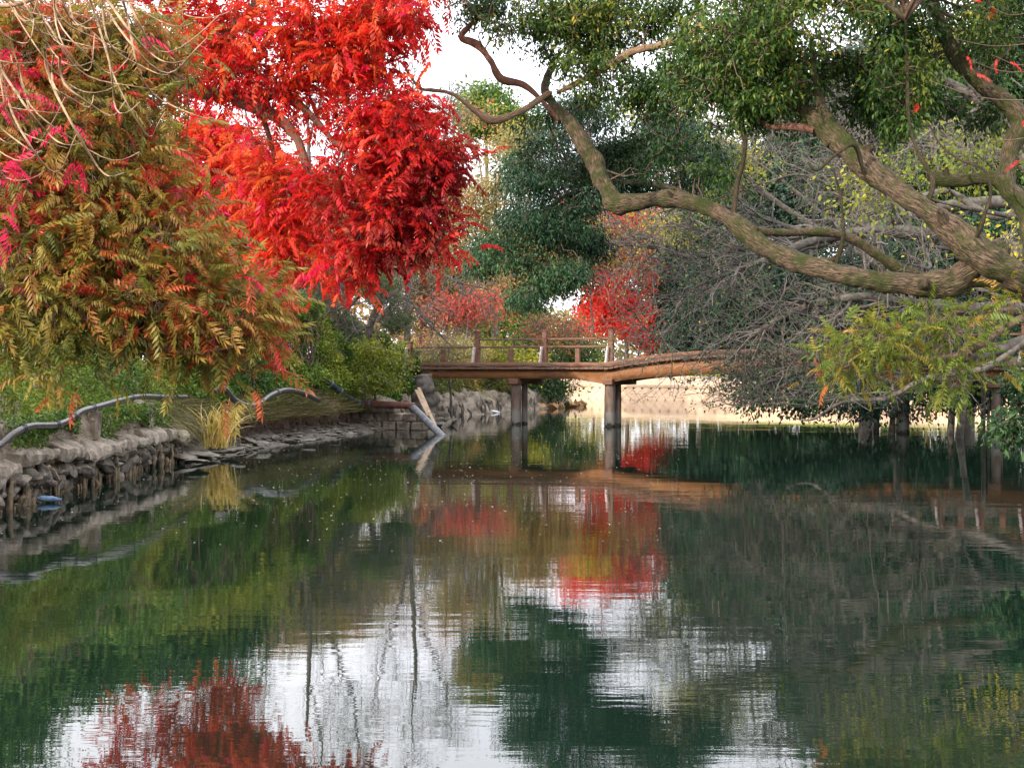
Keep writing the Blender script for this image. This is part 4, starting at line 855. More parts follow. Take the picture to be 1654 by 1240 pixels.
leafy('wax_tree', 'tree in brilliant red and crimson autumn leaf arching out from the left bank', 'tree',
      [(480, 40, 17.8, 160, 50, .9, .62, 1.0), (620, 40, 17.5, 80, 42, .8, .55, 1.3), (590, 100, 17.4, 70, 50, .6, .6, 1.2), (330, 50, 18.2, 90, 60, .8, .58, .8), (640, 15, 17.4, 70, 28, .6, .5), (520, 90, 17.6, 80, 45, .6, .6, .8),
       (640, 190, 17.2, 75, 55, .6, .2, 1.4), (680, 260, 17.1, 62, 60, .6, .18, 1.5), (600, 250, 17.3, 80, 60, .7, .28, 1.1), (650, 340, 17.1, 75, 50, .6, .25, 1.5), (600, 390, 17.2, 65, 40, .6, .4, 1.3), (560, 440, 17.2, 42, 34, .4, .55, 1.2), (700, 390, 17, 38, 28, .4, .35, 1.2), (540, 330, 17.4, 50, 60, .6, .35, .9),
       (330, 215, 23.5, 90, 46, .8, .82, 1.6), (270, 270, 23.5, 80, 50, .8, .8, 1.3), (380, 270, 23.5, 80, 50, .9, .82, 1.8), (330, 350, 23.5, 90, 50, .8, .74, 1.6), (400, 350, 23.5, 75, 55, .9, .76, 1.8), (190, 330, 23.5, 60, 50, .8, .6, .4), (250, 400, 23.5, 70, 50, .8, .55, .7), (370, 430, 23.5, 60, 40, .8, .66, 1.4),
       (450, 300, 18.2, 50, 60, .7, .84, 1.6), (460, 370, 18.2, 46, 46, .7, .76, 1.6), (440, 430, 18.2, 34, 30, .5, .68, 1.2), (420, 230, 18.4, 50, 30, .6, .8, 1.0),
       (350, 130, 18.1, 80, 40, .6, .5, .7), (400, 120, 17.9, 130, 60, .7, .45, .45), (500, 160, 17.8, 60, 40, .5, .4, .6), (560, -90, 18, 260, 70, 2, .6, .7), (250, -60, 18, 200, 70, 2, .6, .6)],
      2300, 5, .25, M_red, None, 71, M_barkred, PINR, .17, .40, 1.5, twig=.014, twig_end=.003, down=.05, trunks=skR, singles=300, tj=.2, roll=.25, shell=.1, sag=.0)

# --- olive/orange tree nearest the camera
skO = [([(-6.9, 10.5, .9), (-6.5, 11, 2.5), (-6.2, 11.3, 4.2), (-5.9, 11.5, 6.2), (-5.6, 12, 8)], [.26, .23, .2, .15, .06]),
       (W_((-150, 250, 11.6), (-60, 330, 11.8), (30, 360, 12), (100, 375, 12.1), (165, 420, 12.1), (240, 470, 12.1), (320, 500, 12)), [.09, .06, .05, .04, .03, .02, .01]),
       (W_((-150, 90, 12), (-40, 60, 12.2), (60, 20, 12.3), (120, 30, 12.4), (200, 60, 12.4), (250, 100, 12.4), (300, 130, 12.3)), [.08, .05, .04, .04, .03, .02, .01]),
       (W_((-120, 420, 11), (0, 460, 11.2), (100, 500, 11.4), (200, 540, 11.5), (300, 570, 11.6), (380, 560, 11.6)), [.07, .05, .04, .03, .02, .01])]
leafy('wax_tree', 'near tree with drooping olive green and rust coloured feathery leaves at the left edge', 'tree',
      [(50, 70, 12.4, 120, 90, .9, .4, 1.0), (200, 90, 12.6, 110, 70, .8, .45, .9), (60, 210, 12.2, 110, 80, .9, .5, 1.0), (170, 210, 12.2, 95, 80, .9, .58, 1.1), (215, 300, 12.2, 80, 75, .8, .5, 1.2), (110, 310, 12, 130, 80, .9, .45, 1.2),
       (60, 410, 11.8, 110, 80, .9, .32, 1.2), (190, 410, 11.9, 120, 80, .9, .33, 1.3), (265, 400, 12, 72, 70, .8, .36, 1.3), (335, 475, 12, 60, 55, .6, .42, 1.3), (240, 490, 11.8, 100, 55, .7, .36, 1.1), (370, 530, 11.9, 52, 45, .5, .42, 1.1), (280, 540, 11.8, 60, 38, .5, .34, .8), (400, 590, 11.9, 25, 22, .4, .5, .6),
       (110, 500, 11.6, 90, 45, .7, .34, .7), (30, 510, 11.5, 60, 45, .6, .4, .8), (40, 590, 11.5, 18, 18, .3, .65, .5), (330, 590, 11.9, 28, 22, .3, .28, .5), (405, 490, 12.1, 30, 60, .5, .74, 1.1), (300, 330, 12.4, 30, 60, .5, .8, .5), (165, 600, 11.6, 16, 14, .2, .3, .5), (15, 130, 11.5, 50, 30, .4, .9, .15), (8, 320, 11.4, 22, 50, .4, 1.0, .5)],
      1750, 6, .225, M_olive, None, 81, M_barkred, PIN, .16, .24, 1.5, twig=.012, twig_end=.003, down=.15, trunks=skO, singles=300, tj=.2, roll=.45, shell=.1, cn=1.8, sag=.0)

# creeper on the upper right limb
cp = thing('creeper', 'thin creeper stems with a few scarlet leaves in front of the upper right limb', 'creeper', tuple(P(1640, 150, 14.2)))
rq = np.random.default_rng(66); st = []
for (x0_, y0_, x1_, y1_) in ((1700, 60, 1540, 62), (1700, 110, 1560, 95), (1700, 95, 1600, 88), (1690, 160, 1500, 130), (1700, 260, 1640, 250), (1700, 210, 1560, 215), (1680, 10, 1600, 12)):
    t_ = np.linspace(0, 1, 8); st.append(np.array([P(x0_ + (x1_ - x0_) * a_ + 3 * np.sin(9 * a_), y0_ + (y1_ - y0_) * a_ + 14 * np.sin(3.1 * a_), 14.2) for a_ in t_]))
st = np.array(st); V, Fc, U = tubes(st, np.broadcast_to(np.linspace(.007, .003, 8), st.shape[:2]), 4); part('stems', mesh_np('stems', V, Fc), M_twig, cp)
C = np.array([P(a_ + rq.normal(0, 4), b_2 + rq.normal(0, 3), 14.15) for a_, b_2 in ((1605, 12), (1590, 10), (1565, 92), (1610, 88), (1625, 98), (1572, 120), (1645, 258), (1470, 185), (1655, 200))])
foliage(cp, M_olive, C, norm(rq.normal(size=(len(C), 3)) + [0, 0, -.4]), np.full(len(C), .15), np.full(len(C), .92), PIN, rq, .4, singles=len(C) - 1)
# pale bare shoots arching down at top left, a few magenta leaves left
rp2 = np.random.default_rng(101); ps = thing('bare_shoots', 'pale leafless shoots arching down at the top left corner, tipped with magenta leaves', 'branches', tuple(P(-60, 100, 10)))
arcs = []; rad = []
for i in range(58):
    x0 = rp2.uniform(-160, 190); y0 = rp2.uniform(-180, 110); wd = rp2.uniform(60, 210); dp = rp2.uniform(50, 190); Y = rp2.uniform(9.6, 10.8)
    tt = np.linspace(0, 1, 14); px = x0 + wd * (tt ** 1.25) + 10 * np.sin(tt * 7 + i); py = y0 + dp * np.sin(tt * math.pi * rp2.uniform(.55, .85)) ** 1.1 + 40 * tt + 4 * np.sin(tt * 11 + i * 2)
    arcs.append(np.array([P(a_, b_2, Y + .2 * math.sin(k)) for k, (a_, b_2) in enumerate(zip(px, py))])); rad.append(np.linspace(rp2.uniform(.005, .012), .003, 14))
arcs = np.array(arcs); rad = np.array(rad)
V, Fc, U = join_tubes([(arcs, rad, 6)]); part('shoots', mesh_np('shoots', V, Fc, smooth=True), M_pale, ps)
W0 = W_((-260, -60, 10.4), (-100, -20, 10.4), (0, 10, 10.3), (80, -10, 10.2)); me, _ = tube_mesh('limb', np.array(W0), [.05, .035, .02, .012], 8, 6, .2, 4); part('limb', me, M_pale, ps)
mg = [(12, 135), (38, 160), (8, 185), (72, 212), (108, 208), (126, 268), (10, 270), (24, 285), (8, 300), (5, 355), (226, 66)]
C = np.array([P(a_ + rp2.normal(0, 5), b_2 - 8, 10 + .3 * rp2.random()) for a_, b_2 in mg for _ in range(2)]); n = len(C)
D = norm(np.column_stack([rp2.normal(0, 1, n), rp2.normal(0, .5, n), np.full(n, -.3)])); foliage(ps, M_olive, C, D, .17 * (.8 + .5 * rp2.random(n)), np.full(n, 1.0), PIN, rp2, .3, singles=n - 2)

# --- right: green sumac sprays over the water
leafy('wax_tree', 'low spray of fresh green and orange feathery leaves hanging over the water at right', 'tree',
      [(1420, 545, 14, 75, 32, .5, .5, 1.2), (1500, 520, 14, 80, 28, .5, .4, 1.2), (1360, 585, 14, 60, 22, .4, .45, 1.0), (1460, 585, 14, 80, 24, .5, .55, .7), (1550, 570, 14, 55, 26, .5, .45, .8), (1535, 615, 14, 42, 22, .4, .4, .7), (1325, 600, 14, 26, 18, .3, .8, .7), (1600, 490, 14, 50, 30, .5, .65, .5), (1630, 560, 14, 35, 26, .4, .45, .5), (1610, 600, 14, 36, 18, .3, .7, .4), (1470, 560, 14, 25, 18, .3, .9, .4)],
      150, 4, .20, M_sumacg, None, 111, M_twig, PIN, .13, .1, 1.5, twig=.012, twig_end=.003, down=.1,
      trunks=[([(6.9, 14.6, .9), (6.6, 14.4, 2.0), (5.8, 14.2, 2.6), (5.0, 14, 2.45), (4.4, 14, 2.1), (3.6, 14, 2.05), (3.0, 14, 1.9)], [.09, .08, .06, .045, .035, .02, .01])], singles=300, tj=.14, roll=.35, shell=.1, sag=.0)
leafy('broadleaf_shrub', 'blue green broadleaf shrub at the right edge above the water', 'shrub', [(1640, 690, 18, 45, 38, .6, .6, 1), (1650, 620, 18, 35, 28, .5, .6, 1), (1690, 660, 18, 60, 70, .8, .5, 1)],
      90, 34, .10, M_dark, None, 121, M_twig, [simple_leaf(.4, .2)], .1, .1, 1, trunks=[([(8.6, 18.6, .6), (7.8, 18.3, 1.1), (7.2, 18.1, 1.6)], [.05, .04, .02])], down=.4)

# --- bare thicket trees on the right
def bare(name, label, base, limbs, seed, n1, n2, n3, l1=(1.5, 3.5), l2=(.8, 2.0), l3=(.4, 1.1), mat=M_grey, up=-.02, bias=None, group=None, leafmat=None, leaves=0, zmin=.95):
    r = np.random.default_rng(seed); t = thing(name, label, 'tree', base, group); ps_ = []; rs_ = []
    for k, (W, R) in enumerate(limbs):
        q = limb_w(t, 'trunk' if k == 0 else 'limb', W, R, mat, 10, 8, .35, seed + k); m_ = 24; ti = np.linspace(0, len(q) - 1, m_)
        ps_.append(np.column_stack([np.interp(ti, np.arange(len(q)), q[:, j]) for j in range(3)])); rs_.append(np.interp(ti, np.arange(len(q)), q[:, 3]))
    PP = np.array(ps_[1:]); RR = np.array(rs_[1:])
    a1 = grow(r, PP, RR, n1, *l1, .9, up, 9, .1, .55, .22, .3, bias); a1 = (a1[0], np.clip(a1[1], .012, .05))
    a2 = grow(r, *a1, n2, *l2, .9, up, 7, .15, .6, .25, .3, bias); a2 = (a2[0], np.clip(a2[1], .007, .02))
    a3 = grow(r, *a2, n3, *l3, 1.0, 0, 5, .15, .6, .3, .4, None); a3 = (a3[0], np.clip(a3[1], .004, .010))
    def hi(t_, lim): k = t_[0][:, :, 2].min(1) > lim; return (t_[0][k], t_[1][k])
    a1, a2, a3 = hi(a1, zmin), hi(a2, zmin), hi(a3, zmin); n3 = len(a3[0])
    V, Fc, U = join_tubes([(*a1, 5), (*a2, 4), (*a3, 3)]); part('twigs', mesh_np('twigs', V, Fc), M_greytwig, t, kind='stuff')
    if leaves:
        e = a3[0][r.integers(0, n3, leaves), -1] + r.normal(0, .05, (leaves, 3)); foliage(t, leafmat, e, norm(r.normal(size=(leaves, 3)) + [0, 0, -.6]), .07 * (.7 + .6 * r.random(leaves)), np.clip(r.normal(.5, .25, leaves), 0, 1), [flat_leaf(.6)], r, .9)
    return t
bare('bare_tree', 'leafless grey tree sweeping long twiggy limbs low over the water at right', (16, 36, 1.2),
     [([(16.2, 36, .9), (15.8, 36, 2.2), (15.0, 36, 3.4), (14.4, 36, 5)], [.4, .35, .3, .22]),
      (W_((1760, 430, 36), (1600, 400, 35.5), (1450, 375, 35), (1330, 385, 34.5), (1250, 415, 34.2), (1180, 440, 34), (1110, 470, 34)), [.24, .2, .16, .11, .08, .05, .02]),
      (W_((1760, 400, 36), (1660, 345, 36), (1600, 350, 36), (1530, 310, 36), (1470, 318, 36), (1400, 280, 36), (1350, 300, 36), (1290, 282, 36), (1220, 300, 36)), [.15, .12, .10, .09, .075, .06, .045, .03, .015]),
      (W_((1740, 480, 36), (1600, 500, 35), (1480, 490, 34.5), (1380, 480, 34), (1290, 500, 33.8), (1220, 540, 33.6), (1180, 580, 33.5)), [.2, .17, .14, .11, .08, .05, .02]),
      (W_((1740, 520, 36), (1600, 570, 35), (1500, 580, 34.5), (1400, 590, 34), (1300, 600, 34), (1230, 620, 34)), [.18, .15, .13, .10, .07, .03]),
      (W_((1700, 520, 34), (1600, 590, 33), (1500, 610, 33), (1440, 640, 33), (1420, 645, 33), (1360, 650, 33), (1310, 678, 33), (1270, 672, 33)), [.10, .08, .06, .05, .045, .04, .025, .01]),
      (W_((1740, 300, 36), (1640, 220, 36), (1560, 150, 36), (1480, 110, 36), (1400, 90, 36)), [.2, .15, .11, .07, .03]),
      (W_((1330, 385, 34.5), (1280, 370, 35), (1200, 340, 35.5), (1120, 330, 36), (1060, 345, 36)), [.1, .08, .05, .03, .02])],
     131, 220, 1200, 3600, bias=(-.35, 0, -.06), leafmat=M_dark, leaves=11000)
bare('bare_tree', 'leafless tree with pale crooked limbs behind the camphor, reaching left above the bridge', (16, 42, 1.2),
     [([(17.2, 43, .9), (16.8, 43, 3), (16.5, 43, 6)], [.35, .3, .2]),
      (W_((1720, 330, 42), (1550, 330, 41), (1400, 370, 40), (1300, 395, 39), (1200, 400, 38.5), (1120, 415, 38), (1060, 400, 38), (1010, 395, 38)), [.2, .17, .13, .11, .09, .07, .05, .02]),
      (W_((1250, 398, 39), (1180, 450, 38.5), (1150, 470, 38), (1120, 468, 38), (1095, 495, 38), (1085, 530, 38), (1075, 560, 38)), [.08, .07, .055, .045, .04, .03, .015]),
      (W_((1720, 280, 42), (1580, 240, 42), (1450, 215, 42), (1380, 230, 42), (1300, 205, 42), (1200, 200, 42), (1100, 215, 42)), [.18, .15, .12, .09, .07, .05, .02]),
      (W_((1400, 540, 38), (1330, 500, 38), (1290, 540, 38), (1240, 560, 38), (1200, 500, 38)), [.09, .08, .06, .05, .02])],
     141, 150, 900, 2800, bias=(-.3, 0, 0), leafmat=M_yellow, leaves=900)
bare('bare_tree', 'leafless shrubby tree behind the red leaves, left of the bridge', (-8, 48, 1.3),
     [([(-8.2, 48, 1), (-7.9, 48, 2.5), (-7.5, 48, 4)], [.14, .12, .08]),
      (W_((400, 560, 47), (450, 500, 46), (500, 455, 45.5), (545, 420, 45), (580, 400, 45)), [.08, .07, .05, .035, .02]),
      (W_((380, 540, 47), (440, 530, 46), (500, 515, 45), (560, 495, 45), (620, 480, 45)), [.07, .05, .04, .03, .015]),
      (W_((560, 500, 48), (620, 440, 48), (680, 430, 48), (740, 455, 48), (800, 470, 48)), [.06, .055, .05, .04, .015]),
      (W_((610, 520, 50), (650, 480, 50), (690, 520, 50), (730, 560, 50)), [.06, .05, .04, .02])],
     151, 130, 700, 2500, l1=(1, 2.4), l2=(.5, 1.4))

bare('bare_tree', 'tall slender leafless tree against the white sky just right of the crimson crown', (X0(655, 62), 62, 1.3),
     [([(X0(655, 62), 62, 1), (X0(660, 62), 62, 5), (X0(668, 62), 62, 9), (X0(672, 62), 62, 12.5)], [.16, .13, .09, .04]),
      (W_((660, 420, 62), (640, 330, 62), (615, 250, 62), (600, 170, 62)), [.08, .06, .04, .02]), (W_((662, 380, 62), (690, 300, 62), (715, 230, 62), (730, 160, 62)), [.08, .06, .04, .02]), (W_((668, 330, 62), (672, 250, 62), (665, 180, 62), (670, 110, 62)), [.07, .05, .035, .02])],
     152, 70, 420, 1300, l1=(1.2, 3), l2=(.7, 1.8), up=.12, leafmat=M_autumn, leaves=1500)
bare('bare_tree', 'tall leafless tree rising behind the red crown, left of the slender one', (X0(480, 58), 58, 1.3),
     [([(X0(480, 58), 58, 1), (X0(490, 58), 58, 5), (X0(500, 58), 58, 9), (X0(495, 58), 58, 13)], [.18, .15, .1, .04]),
      (W_((488, 400, 58), (450, 310, 58), (410, 230, 58), (390, 150, 58)), [.09, .07, .045, .02]), (W_((492, 370, 58), (540, 290, 58), (570, 210, 58), (580, 130, 58)), [.09, .07, .045, .02]), (W_((498, 310, 58), (500, 230, 58), (520, 150, 58), (515, 90, 58)), [.07, .05, .035, .02])],
     153, 80, 480, 1500, l1=(1.2, 3), l2=(.7, 1.8), up=.12)
# leaning trunks and props standing in the water at right
for (p0, p1, r_, lb) in (((1412, 697, 0), (1424, 600, 42), 5, 'thin leaning trunk in the water just left of the thick grey pile'), ((1436, 700, 0), (1452, 600, 41), 5, 'thin trunk in the water touching the left side of the thick grey pile'), ((1545, 706, 0), (1565, 600, 39), 6, 'dark leaning trunk in the water midway between the two right piles'),
                         ((1534, 700, 0), (1538, 600, 41), 6, 'pale upright post in the water beside the dark leaning trunk'), ((1586, 702, 0), (1588, 600, 40), 4, 'slim post in the water left of the right hand pile')):
    a_ = G(p0[0], p0[1]); b2 = P(*p1); me, _ = tube_mesh('trunk', np.array([a_ - [0, 0, .6], a_ + (b2 - a_) * .4 + [.03, 0, 0], b2]), np.array([r_, r_ * .9, r_ * .8]) * 41 / F, 10, 6, .25, int(p0[0]))
    obj('prop_trunk', me, M_grey, label=lb, cat='trunk')

# dense evergreens on the right bank behind the thicket
leafy('evergreen_tree', 'dense dark evergreen filling the background behind the bare thicket above the arched span', 'tree',
      [(1160, 520, 54, 80, 60, 3, .12), (1270, 490, 53, 90, 70, 3, .1), (1250, 570, 53, 90, 40, 2.5, .1), (1380, 500, 52, 90, 90, 3, .15), (1110, 560, 55, 40, 30, 1.5, .2), (1390, 590, 51, 100, 40, 2.5, .1), (1200, 430, 54, 70, 40, 2, .25)],
      620, 75, .2, M_dark, None, 171, M_grey, None, .42, .2, .6, trunks=[([(27, 48, 1), (26, 48.5, 3.4), (20, 51, 4.6), (14, 53, 4.6), (9, 54, 4.2)], [.4, .34, .26, .18, .08])])
leafy('evergreen_tree', 'dense dark evergreen on the right bank behind the green spray', 'tree',
      [(1500, 540, 50, 100, 90, 3, .12), (1600, 520, 48, 100, 120, 3, .12), (1560, 420, 50, 120, 80, 3, .2), (1440, 440, 52, 90, 60, 2.5, .2)],
      520, 75, .2, M_dark, None, 172, M_grey, None, .42, .25, .6, trunks=[([(26, 46, 1), (25, 46.5, 3.4), (20, 48, 5), (17, 49, 5.4)], [.4, .34, .26, .12])])
# low dark leaves over the water at right
leafy('evergreen_tree', 'dark glossy leaved tree whose lowest leaves hang over the far water behind the thick pile', 'tree',
      [(1230, 630, 40, 60, 40, 1.5, .2, 1), (1320, 640, 40, 70, 32, 1.5, .2, 1), (1400, 650, 42, 60, 25, 1.5, .2, 1), (1500, 640, 42, 70, 30, 1.5, .25, 1), (1590, 640, 42, 60, 30, 1.5, .2, 1), (1450, 600, 44, 160, 40, 2, .15, .6), (1620, 560, 44, 80, 50, 2, .25, .6), (1300, 590, 44, 90, 40, 2, .15, .6)],
      420, 60, .12, M_dark, None, 161, M_grey, [simple_leaf(.5, .2)], .3, .25, .6, trunks=[([(15.6, 42.5, .8), (15.2, 42, 1.9), (13.5, 41.5, 2.2), (11, 41, 2.0), (8.5, 40.5, 1.7), (7.2, 40, 1.5)], [.2, .17, .13, .1, .06, .03])])

# ------------------------------------------------------------------ background trees
def bgtree(name, label, x, y, crown, n_cl, per, ls, mat, seed, bark=M_grey, r=.2, sigma=.5, gap=.35, gs=.35, tw=.03, lean=0, **kw):
    g = gpt(x, y); cz = P(*crown[0][:3])[2]; cx = P(*crown[0][:3])[0]
    tr = [([(x, y, g - .2), (x + (cx - x) * .3 + lean, y, g + (cz - g) * .4), (x + (cx - x) * .8, y, g + (cz - g) * .8), (cx, y, cz + .4)], [r, r * .8, r * .55, r * .2])]
    for b in crown[1:]:
        c = P(*b[:3]); tr.append(([(x + (cx - x) * .5, y, g + (cz - g) * .55), ((x + cx) / 2 * .5 + c[0] * .5, (y + c[1]) / 2, (g + cz) / 2 * .4 + c[2] * .6), tuple(c)], [r * .45, r * .3, r * .1]))
    return leafy(name, label, 'tree' if 'shrub' not in name else 'shrub', crown, n_cl, per, ls, mat, None, seed, bark, None, sigma, gap, gs, tw, max(.006, tw * .3), trunks=tr, **kw)
def X(px, Y): return (px - 827) * Y / F
bgtree('pine_tree', 'distant round topped green pine rising against the white sky at centre', X(790, 95), 95, [(785, 175, 95, 48, 42, 2.4, .6), (830, 215, 95, 50, 40, 2.2, .7), (765, 200, 95, 30, 30, 1.5, .5)], 150, 90, .26, M_ivy, 201, r=.2, gap=.2, bark=M_grey)
bgtree('autumn_tree', 'airy tree with yellow green leaves against the sky below the pine', X(800, 75), 75, [(800, 290, 75, 60, 50, 2, .3), (770, 380, 75, 70, 60, 2.2, .3), (830, 230, 75, 40, 30, 1.5, .25), (740, 330, 75, 50, 50, 2, .35)], 360, 40, .17, M_autumn, 202, gap=.4)
bgtree('autumn_tree', 'thin tree with sparse peach and pink leaves against the white sky', X(720, 82), 82, [(720, 260, 82, 55, 70, 2, .75), (760, 200, 82, 60, 60, 2, .6), (790, 320, 82, 50, 40, 2, .65), (660, 310, 82, 60, 60, 2, .7)], 260, 12, .15, M_autumn, 203, gap=.4)
bgtree('autumn_tree', 'olive and brown tree behind the red leaves, left of the bridge', X(680, 66), 66, [(690, 430, 66, 90, 70, 2.5, .35), (620, 400, 66, 80, 60, 2.5, .3), (760, 470, 66, 70, 50, 2, .4), (700, 500, 66, 100, 50, 2, .5)], 620, 44, .16, M_autumn, 204)
bgtree('maple_tree', 'small tree with deep red leaves behind the railing left end', X(745, 60), 60, [(760, 480, 60, 28, 26, 1, .95), (720, 500, 60, 36, 24, 1, .9), (790, 490, 60, 26, 16, 1, .95)], 60, 40, .13, M_autumn, 205, r=.1)
bgtree('autumn_shrub', 'yellow and orange shrub at the left end of the bridge', X(730, 54), 54, [(725, 575, 54, 38, 38, 1, .3), (705, 545, 54, 32, 25, 1, .5), (760, 570, 54, 30, 22, 1, .25)], 120, 40, .10, M_autumn, 206, r=.06, sigma=.25, tw=.015)
bgtree('yellow_shrub', 'bright yellow green shrub behind the first railing bay', X(800, 62), 62, [(800, 570, 62, 40, 30, 1, .1), (740, 640, 60, 40, 24, 1, .1), (850, 590, 62, 30, 30, 1, .3)], 110, 50, .12, M_yellow, 207, r=.06, sigma=.3)
bgtree('broadleaf_tree', 'yellow green broadleaf tree behind the railing, under the hanging dark crown', X(815, 84), 84, [(815, 490, 84, 50, 45, 2, .75), (850, 520, 84, 40, 40, 2, .6), (770, 520, 84, 40, 36, 2, .7)], 220, 55, .18, M_ivy, 214, r=.14)
bgtree('broadleaf_tree', 'green broadleaf tree behind the middle of the railing', X(880, 70), 70, [(880, 545, 70, 60, 45, 2, .55), (840, 590, 68, 45, 40, 2, .3), (930, 570, 70, 40, 30, 2, .5), (870, 620, 67, 50, 30, 1.5, .15)], 260, 60, .15, M_ivy, 208, r=.15)
bgtree('autumn_shrub', 'pinkish brown twiggy shrub behind the bridge railing', X(885, 67), 67, [(920, 545, 67, 45, 40, 1.5, .85), (880, 530, 67, 40, 30, 1.5, .7)], 130, 14, .12, M_autumn, 209, r=.06)
bgtree('maple_tree', 'scarlet pink maple glowing behind the bridge at centre right', X(1015, 92), 92, [(1000, 440, 92, 60, 55, 2.6, .4), (990, 500, 92, 62, 45, 2.6, .5), (1030, 530, 92, 50, 36, 2.4, .6), (940, 400, 92, 60, 60, 2.5, .5), (960, 340, 92, 70, 50, 2.5, .5), (1060, 545, 92, 26, 22, 1.2, .5), (1010, 360, 92, 50, 50, 2.4, .4), (900, 420, 92, 50, 50, 2.4, .4)], 760, 60, .24, M_pink, 210, r=.14, sigma=.35, gap=.25)
bgtree('yellow_tree', 'slender tree with scattered yellow leaves in front of the scarlet maple', X(960, 90), 90, [(950, 370, 89, 55, 40, 2, .6), (1000, 430, 89, 50, 40, 2, .6), (930, 410, 89, 40, 30, 2, .5), (960, 570, 89, 30, 22, 1.5, .5)], 150, 22, .18, M_yellow, 211, bark=M_grey, r=.08)
bgtree('yellow_tree', 'bright yellow leaved tree between the winding limb and the crown above', 18.5, 45, [(1130, 240, 46, 75, 45, 1.6, .4), (1170, 280, 46, 60, 45, 1.6, .4), (1080, 170, 46, 70, 40, 1.6, .5), (1060, 360, 46, 60, 40, 1.6, .4)], 320, 26, .12, M_yellow, 212, bark=M_grey, gap=.4, r=.15)
bgtree('yellow_tree', 'yellow green leaved tree at the top right behind the winding limbs', 13.6, 31, [(1600, 100, 30, 70, 70, 1.6, .2), (1620, 380, 26, 45, 40, 1, .5), (1500, 50, 30, 80, 60, 1.6, .15), (1420, 300, 30, 50, 40, 1.5, 0), (1580, 250, 30, 60, 50, 1.5, .0)], 200, 18, .11, M_yellow, 213, bark=M_grey, gap=.4, r=.15)
dk = [(1120, 480, 94, 75, 60, 4, .2, 'behind the pale crooked limbs'), (1230, 500, 90, 95, 90, 4, .2, 'filling the gap above the arched span'), (1340, 510, 88, 100, 95, 4, .15, 'behind the bare thicket at centre right'), (1460, 490, 86, 100, 110, 4, .15, 'behind the green spray at right'), (1590, 470, 84, 110, 120, 4, .15, 'at the far right edge of the frame')]
for i, (px, py, Y, rx, ry, dd, tt_, wh_) in enumerate(dk):
    bgtree('evergreen_tree', 'dense dark evergreen ' + wh_, X(px, Y + 3), Y + 3, [(px, py, Y, rx, ry, dd, tt_), (px - 30, py + 50, Y - 1, rx * .8, ry * .5, dd * .8, tt_), (px + 30, py - 40, Y + 1, rx * .7, ry * .6, dd * .8, tt_ + .15)], 320, 75, .27, M_dark, 220 + i, bark=M_grey, r=.3, sigma=.8, gap=.25)
for i, (px, py, Y, rx, ry, lb) in enumerate([(1300, 330, 96, 120, 90, 'tall dim tree with thin foliage behind the twin winding limbs'), (1480, 260, 94, 130, 120, 'tall dim tree with thin foliage behind the right hand limbs'), (1600, 330, 92, 110, 150, 'tall dim tree with thin foliage at the upper right edge'), (1140, 350, 98, 90, 80, 'tall dim tree with thin foliage left of the twin limbs'), (1400, 170, 60, 120, 60, 'dark leafy crown behind the top right canopy'), (1560, 200, 56, 110, 80, 'dark leafy crown behind the right hand limbs')]):
    bgtree('woodland_tree', lb, X(px, Y), Y, [(px, py, Y, rx, ry, 4, .15), (px - 60, py + 70, Y, rx * .7, ry * .6, 3, .2), (px + 50, py - 60, Y, rx * .7, ry * .6, 3, .3)], 620, 44, .32, M_ivy if i % 2 else M_dark, 240 + i, bark=M_grey, r=.35, sigma=.9, gap=.36, tw=.05)
# left background, behind the near trees
for i, (px, py, Y, rx, ry, mt, tt_, lb) in enumerate([(-30, 270, 38, 120, 160, M_ivy, .35, 'tallest green tree on the left bank behind the olive leaves'), (120, 370, 39, 130, 110, M_ivy, .4, 'tall green tree behind the near olive leaves, left of the orange ones'), (290, 370, 43, 150, 115, M_ivy, .25, 'green tree standing behind the orange red leaves'), (855, 400, 84, 70, 80, M_autumn, .45, 'airy tree behind the low hanging blue green crown'), (480, 330, 66, 110, 70, M_autumn, .4, 'thin tree filling the gap between the orange and crimson leaves'),(-60, 440, 34, 160, 110, M_ivy, .5, 'green tree on the left bank behind the near olive leaves, at the frame edge'), (170, 480, 36, 130, 70, M_ivy, .55, 'green tree on the left bank behind the near olive leaves'), (330, 470, 40, 100, 80, M_yellow, .1, 'yellow green tree on the left bank behind the orange leaves'), (480, 400, 60, 90, 90, M_autumn, .25, 'airy olive tree behind the orange red leaves'), (560, 360, 72, 80, 90, M_autumn, .3, 'pale thin tree seen through the red leaves')]):
    bgtree('bank_tree', lb, X(px, Y + 1), Y + 1, [(px, py, Y, rx, ry, 2.5, tt_), (px + rx * .5, py + 40, Y, rx * .6, ry * .6, 2, tt_), (px - rx * .5, py + 30, Y, rx * .6, ry * .6, 2, tt_)], 560 if Y < 50 else 420, 60, .16 if Y < 50 else .2, mt, 260 + i, sigma=.4, r=.18, gap=.22)
